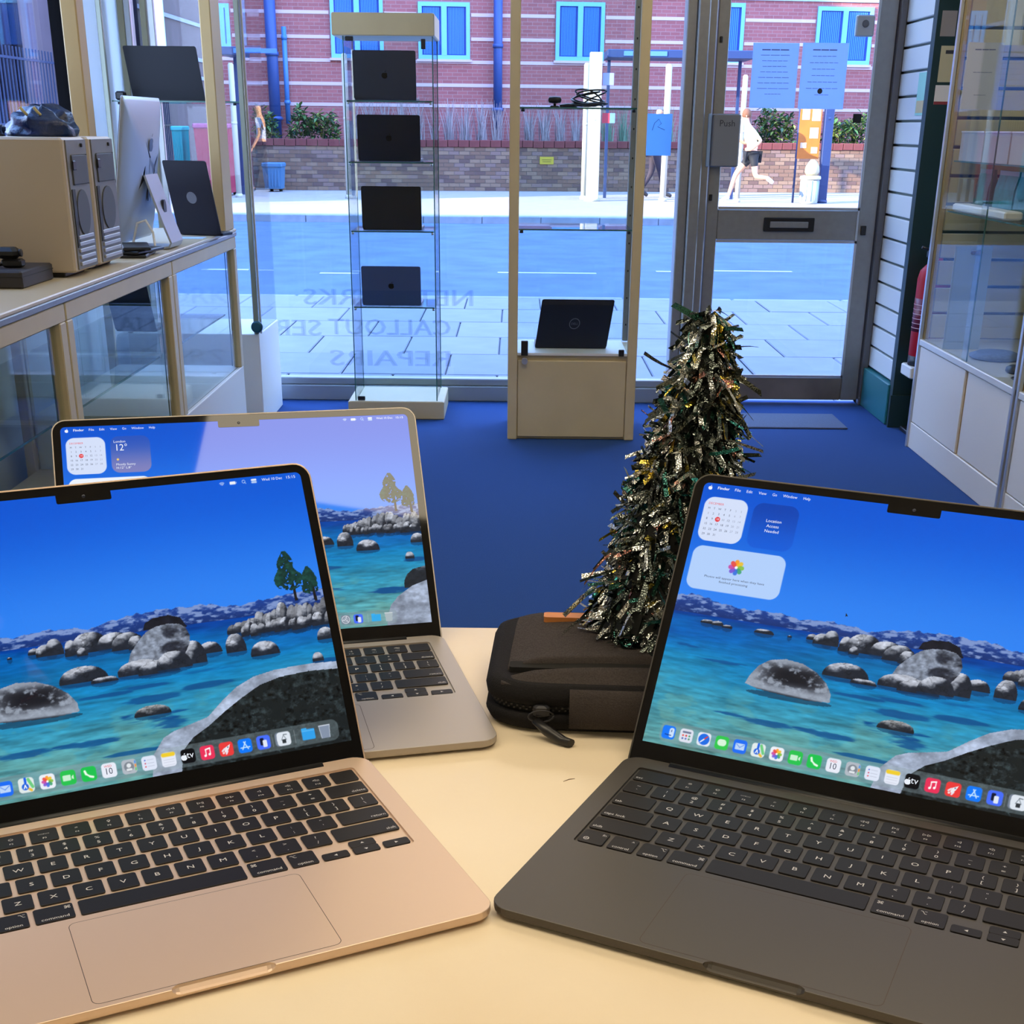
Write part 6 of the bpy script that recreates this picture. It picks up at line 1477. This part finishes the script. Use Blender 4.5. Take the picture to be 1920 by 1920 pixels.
simple_box(321, 236, 348, 340, 28.0, .6, 'narrow teal wheeled bin left of the large red one', TB, 'wheeled_bin', 'bin', mat('bin_lid_teal', ex(80, 206, 210), .6))
simple_box(130, 237, 150, 330, 24.0, .55, 'teal wheeled bin seen past the crumpled bags on the left', TB, 'wheeled_bin', 'bin')
# bus stop flag and notices
a = at(1133, 212, Y=YS); b = at(1152, 231, Y=YS); t = empty('stop_flag', ((a.x + b.x) / 2, YS - .1, b.z), 'small red and blue stop flag on the wide white post', 'sign')
box('flag_red', mat('flag_red', ex(226, 70, 90), .5), a.x - .04, (a.x + b.x) / 2, YS - .12, YS - .10, b.z, a.z, t); box('flag_blue', mat('flag_blue', ex(140, 180, 250), .5), (a.x + b.x) / 2, b.x, YS - .12, YS - .10, b.z, a.z, t)
a = at(1133, 137, Y=YS); b = at(1150, 160, Y=YS); t = empty('stop_notice', ((a.x + b.x) / 2, YS - .1, b.z), 'small pale blue plate beside the wide white post', 'sign'); box('plate', mat('plate_pale', ex(180, 186, 236), .5), a.x - .03, b.x, YS - .12, YS - .10, b.z, a.z, t)

# building down the side road on the left, with railings in front
def side_building():
    x = -9.6
    t = empty('side_building', (x, 32, 0), 'shaded brown building with pale sloping bands and drainpipes down the left side road', 'building')
    box('wall', mat('shaded_render', rgb(118, 102, 112), .9, noise=.1, scale=1.2), x - 4, x, 22.5, 31.0, 0, 10, t); box('wall', mat('dark_side_brick', rgb(84, 70, 74), .9, noise=.15, scale=2), x - 4, x - .01, 31.0, 52, 0, 10, t)
    for z in (2.55, 3.05, 4.0): box('stone_band', mat('band_blue_grey', ex(150, 170, 214), .7), x, x + .03, 31.0, 52, z - .05, z + .05, t)
    for y, w in ((26.2, .10), (27.0, .16), (28.0, .10), (31.5, .14), (36, .2)): MB().tube([(x + w, y, 0), (x + w, y, 10)], w, 12).build('drainpipe', mat('dark_pipe', ex(48, 48, 78), .6), t)
    for y in (33.0, 38.5):
        w = box('window', mat('light_blue_frame', (1, 1, 1)), x, x + .05, y, y + 1.6, 2.9, 4.6, t); box('pane', mat('dark_pane', ex(30, 40, 66), .15), x + .05, x + .06, y + .12, y + 1.48, 3.0, 4.5, w)
    box('service_door', mat('door_blue', ex(70, 96, 160), .6), x, x + .05, 23.2, 25.4, 0, 1.9, t)
    r = empty('street_railings', (x + 1.6, 30, 0), 'tall dark blue vertical bar railings in front of the shaded side building', 'railings')
    RM = mat('railing_blue', ex(80, 98, 140), .5); xr = x + 1.0
    for z in (.18, 1.25, 2.30): box('rail', RM, xr - .015, xr + .015, 21.8, 36, z - .02, z + .02, r)
    ref = None
    for k in range(83):
        if ref is None: ref = MB().bbox(xr - .011, xr + .011, 21.85, 21.874, 0, 2.48, .002).build('bar', RM, r)
        else: o = ref.copy(); COL.objects.link(o); o.location.y += k * .17
side_building()

# ------------------------------------------------------------------ people on the far pavement
def skin_chain(name, joints, edges, m, parent, lev=2):
    me = bpy.data.meshes.new(name); me.from_pydata([j[0] for j in joints], edges, []); ob = bpy.data.objects.new(name, me); COL.objects.link(ob)
    sk = ob.modifiers.new('s', 'SKIN'); 
    if not me.skin_vertices: me.attributes
    try: sv = me.skin_vertices[0].data
    except Exception: sv = None
    if sv is None or len(sv) == 0:
        bpy.context.view_layer.objects.active = ob
        bpy.ops.object.modifier_remove(modifier='s'); bpy.ops.object.modifier_add(type='SKIN'); sv = me.skin_vertices[0].data
    for i, j in enumerate(joints):
        r = j[1]; sv[i].radius = r if isinstance(r, tuple) else (r, r); sv[i].use_root = (i == 0)
    ss_ = ob.modifiers.new('u', 'SUBSURF'); ss_.levels = lev; ss_.render_levels = lev
    bpy.context.view_layer.update()
    m2 = bpy.data.meshes.new_from_object(ob.evaluated_get(bpy.context.evaluated_depsgraph_get())); ob.modifiers.clear(); ob.data = m2
    m2.materials.clear(); m2.materials.append(m); m2.polygons.foreach_set('use_smooth', [True] * len(m2.polygons)); ob.parent = parent
    return ob
SKIN = mat('skin', rgb(214, 160, 128), .55); 
def person(loc, face, pose, label, top, bottom, hair, shoe, long_legs):
    """face: heading in radians (x forward in local space); pose: joint positions in metres"""
    t = empty('person', loc, label, 'person', rz=face)
    J = pose
    names = ['pelvis', 'waist', 'chest', 'neck', 'head0', 'head1', 'sl', 'el', 'wl', 'hl', 'sr', 'er', 'wr', 'hr', 'tl', 'kl', 'al', 'fl', 'tr', 'kr', 'ar', 'fr']
    R = dict(pelvis=(.13, .10), waist=(.115, .09), chest=(.14, .10), neck=.052, head0=.068, head1=.082, sl=.052, el=.040, wl=.027, hl=.030, sr=.052, er=.040, wr=.027, hr=.030, tl=.085, kl=.055, al=.038, fl=.032, tr=.085, kr=.055, ar=.038, fr=.032)
    idx = {n: i for i, n in enumerate(names)}
    ed = [('pelvis', 'waist'), ('waist', 'chest'), ('chest', 'neck'), ('neck', 'head0'), ('head0', 'head1'), ('chest', 'sl'), ('sl', 'el'), ('el', 'wl'), ('wl', 'hl'), ('chest', 'sr'), ('sr', 'er'), ('er', 'wr'), ('wr', 'hr'), ('pelvis', 'tl'), ('tl', 'kl'), ('kl', 'al'), ('al', 'fl'), ('pelvis', 'tr'), ('tr', 'kr'), ('kr', 'ar'), ('ar', 'fr')]
    skin_chain('body', [(J[n], R[n]) for n in names], [(idx[a], idx[b]) for a, b in ed], SKIN, t)
    def cloth(nm, ns, es, k, m, trim={}):
        pts = [(trim.get(n, J[n] if n in J else None), tuple(v * k for v in (R[n] if isinstance(R[n], tuple) else (R[n], R[n])))) for n in ns]
        ii = {n: i for i, n in enumerate(ns)}
        return skin_chain(nm, pts, [(ii[a], ii[b]) for a, b in es], m, t)
    V_ = lambda a, b, f: tuple(Vector(J[a]).lerp(Vector(J[b]), f))
    cloth('top', ['pelvis', 'waist', 'chest', 'neck', 'sl', 'el', 'sr', 'er'], [('pelvis', 'waist'), ('waist', 'chest'), ('chest', 'neck'), ('chest', 'sl'), ('sl', 'el'), ('chest', 'sr'), ('sr', 'er')], 1.20, top, {'neck': V_('chest', 'neck', .45), 'el': V_('sl', 'el', .72), 'er': V_('sr', 'er', .72), 'pelvis': V_('pelvis', 'waist', .1)})
    lg = ['pelvis', 'tl', 'kl', 'tr', 'kr'] + (['al', 'ar'] if long_legs else [])
    le = [('pelvis', 'tl'), ('tl', 'kl'), ('pelvis', 'tr'), ('tr', 'kr')] + ([('kl', 'al'), ('kr', 'ar')] if long_legs else [])
    cloth('trousers' if long_legs else 'shorts', lg, le, 1.22, bottom, {} if long_legs else {'kl': V_('tl', 'kl', .62), 'kr': V_('tr', 'kr', .62)})
    for s in 'lr':
        a = Vector(J['a' + s]); f_ = Vector(J['f' + s]); d = (f_ - a).normalized()
        skin_chain('shoe', [(tuple(a - d * .04 + Vector((0, 0, -.012))), .045), (tuple(a.lerp(f_, .6)), .044), (tuple(f_ + d * .03), .036)], [(0, 1), (1, 2)], shoe, t, 1)
        w = Vector(J['w' + s]); h = Vector(J['h' + s]); d = (h - w).normalized(); side = d.cross(Vector((1, 0, .3))).normalized()
        for k in range(5):
            off = side * ((k - 2) * .015) if k < 4 else side * -.045
            b0 = h + off * .8; L = (.065, .075, .078, .06, .045)[k]
            skin_chain('finger', [(tuple(b0 - d * .02), .009), (tuple(b0 + d * L * .5 + Vector((0, 0, -.008))), .0085), (tuple(b0 + d * L * .8 + Vector((-.006, 0, -.022))), .007)], [(0, 1), (1, 2)], SKIN, t, 1)
    c = Vector(J['head1'])
    q = MB(); M = Matrix.Translation(c + Vector((-.018, 0, .012)))
    q.lathe([(.092 * math.cos(a), .105 * math.sin(a)) for a in [k / 8 * PI / 2 for k in range(-3, 9)]], 18, M=M); q.build('hair', hair, t)
    q = MB()
    for s in (-1, 1): q.lathe([(.001, -.009), (.009, 0), (.001, .009)], 8, M=Matrix.Translation(c + Vector((.078, s * .030, -.02))))
    q.build('eyes', BLACKP, t)
    MB().loft([[(c.x + .070, c.y - .012, c.z - .050), (c.x + .070, c.y + .012, c.z - .050), (c.x + .104, c.y + .006, c.z - .048), (c.x + .104, c.y - .006, c.z - .048)], [(c.x + .074, c.y - .006, c.z - .012), (c.x + .074, c.y + .006, c.z - .012), (c.x + .080, c.y + .004, c.z - .012), (c.x + .080, c.y - .004, c.z - .012)]]).build('nose', SKIN, t)
    MB().tube([(c.x + .070, c.y - .022, c.z - .070), (c.x + .080, c.y, c.z - .071), (c.x + .070, c.y + .022, c.z - .070)], .004, 6).build('mouth', mat('lips', rgb(170, 90, 84), .5), t)
    for s in (-1, 1): MB().lathe([(.002, -.022), (.014, 0), (.002, .022)], 8, M=Matrix.Translation((c.x - .005, c.y + s * .083, c.z - .025))).build('ear', SKIN, t)
    return t
JOG = dict(pelvis=(0, 0, .95), waist=(.03, 0, 1.10), chest=(.10, 0, 1.32), neck=(.15, 0, 1.47), head0=(.19, 0, 1.57), head1=(.20, 0, 1.65),
           sl=(.10, .19, 1.38), el=(-.10, .25, 1.18), wl=(.08, .24, 1.02), hl=(.15, .22, 1.04), sr=(.12, -.19, 1.38), er=(.12, -.26, 1.12), wr=(.34, -.20, 1.22), hr=(.41, -.17, 1.26),
           tl=(.0, .10, .90), kl=(-.06, .11, .52), al=(-.30, .12, .50), fl=(-.40, .12, .42), tr=(.02, -.10, .90), kr=(.30, -.11, .56), ar=(.42, -.12, .14), fr=(.56, -.12, .05))
p = at(1407, 357, Y=26.5)
jg = person((p.x, 26.5, 0), PI, JOG, 'person running in a pale cream top and black shorts, seen in the door glass', mat('cream_top', rgb(248, 238, 190), .7), mat('black_shorts', rgb(24, 28, 36), .7), mat('brown_hair', rgb(110, 72, 52), .8), mat('white_shoe', rgb(232, 232, 240), .5), False)
jg.scale = (.93, .93, .93)
WLK = dict(pelvis=(0, 0, .93), waist=(.02, 0, 1.08), chest=(.04, 0, 1.30), neck=(.05, 0, 1.46), head0=(.07, 0, 1.56), head1=(.08, 0, 1.64),
           sl=(.04, .19, 1.37), el=(-.08, .23, 1.12), wl=(.02, .24, .90), hl=(.05, .24, .83), sr=(.04, -.19, 1.37), er=(.02, -.24, 1.12), wr=(.14, -.24, .92), hr=(.18, -.24, .86),
           tl=(0, .10, .88), kl=(-.02, .11, .48), al=(-.22, .11, .14), fl=(-.10, .11, .04), tr=(0, -.10, .88), kr=(.14, -.10, .50), ar=(.22, -.10, .10), fr=(.36, -.10, .04))
p = at(1223, 357, Y=28.8)
person((p.x, 28.8, 0), 0.0, WLK, 'person walking in a pale jacket and dark trousers, behind the blue leaflet', mat('pale_jacket', rgb(206, 214, 240), .7), mat('dark_trousers', rgb(46, 40, 56), .8), mat('dark_hair', rgb(50, 40, 38), .8), mat('dark_shoe', rgb(40, 40, 46), .5), True)
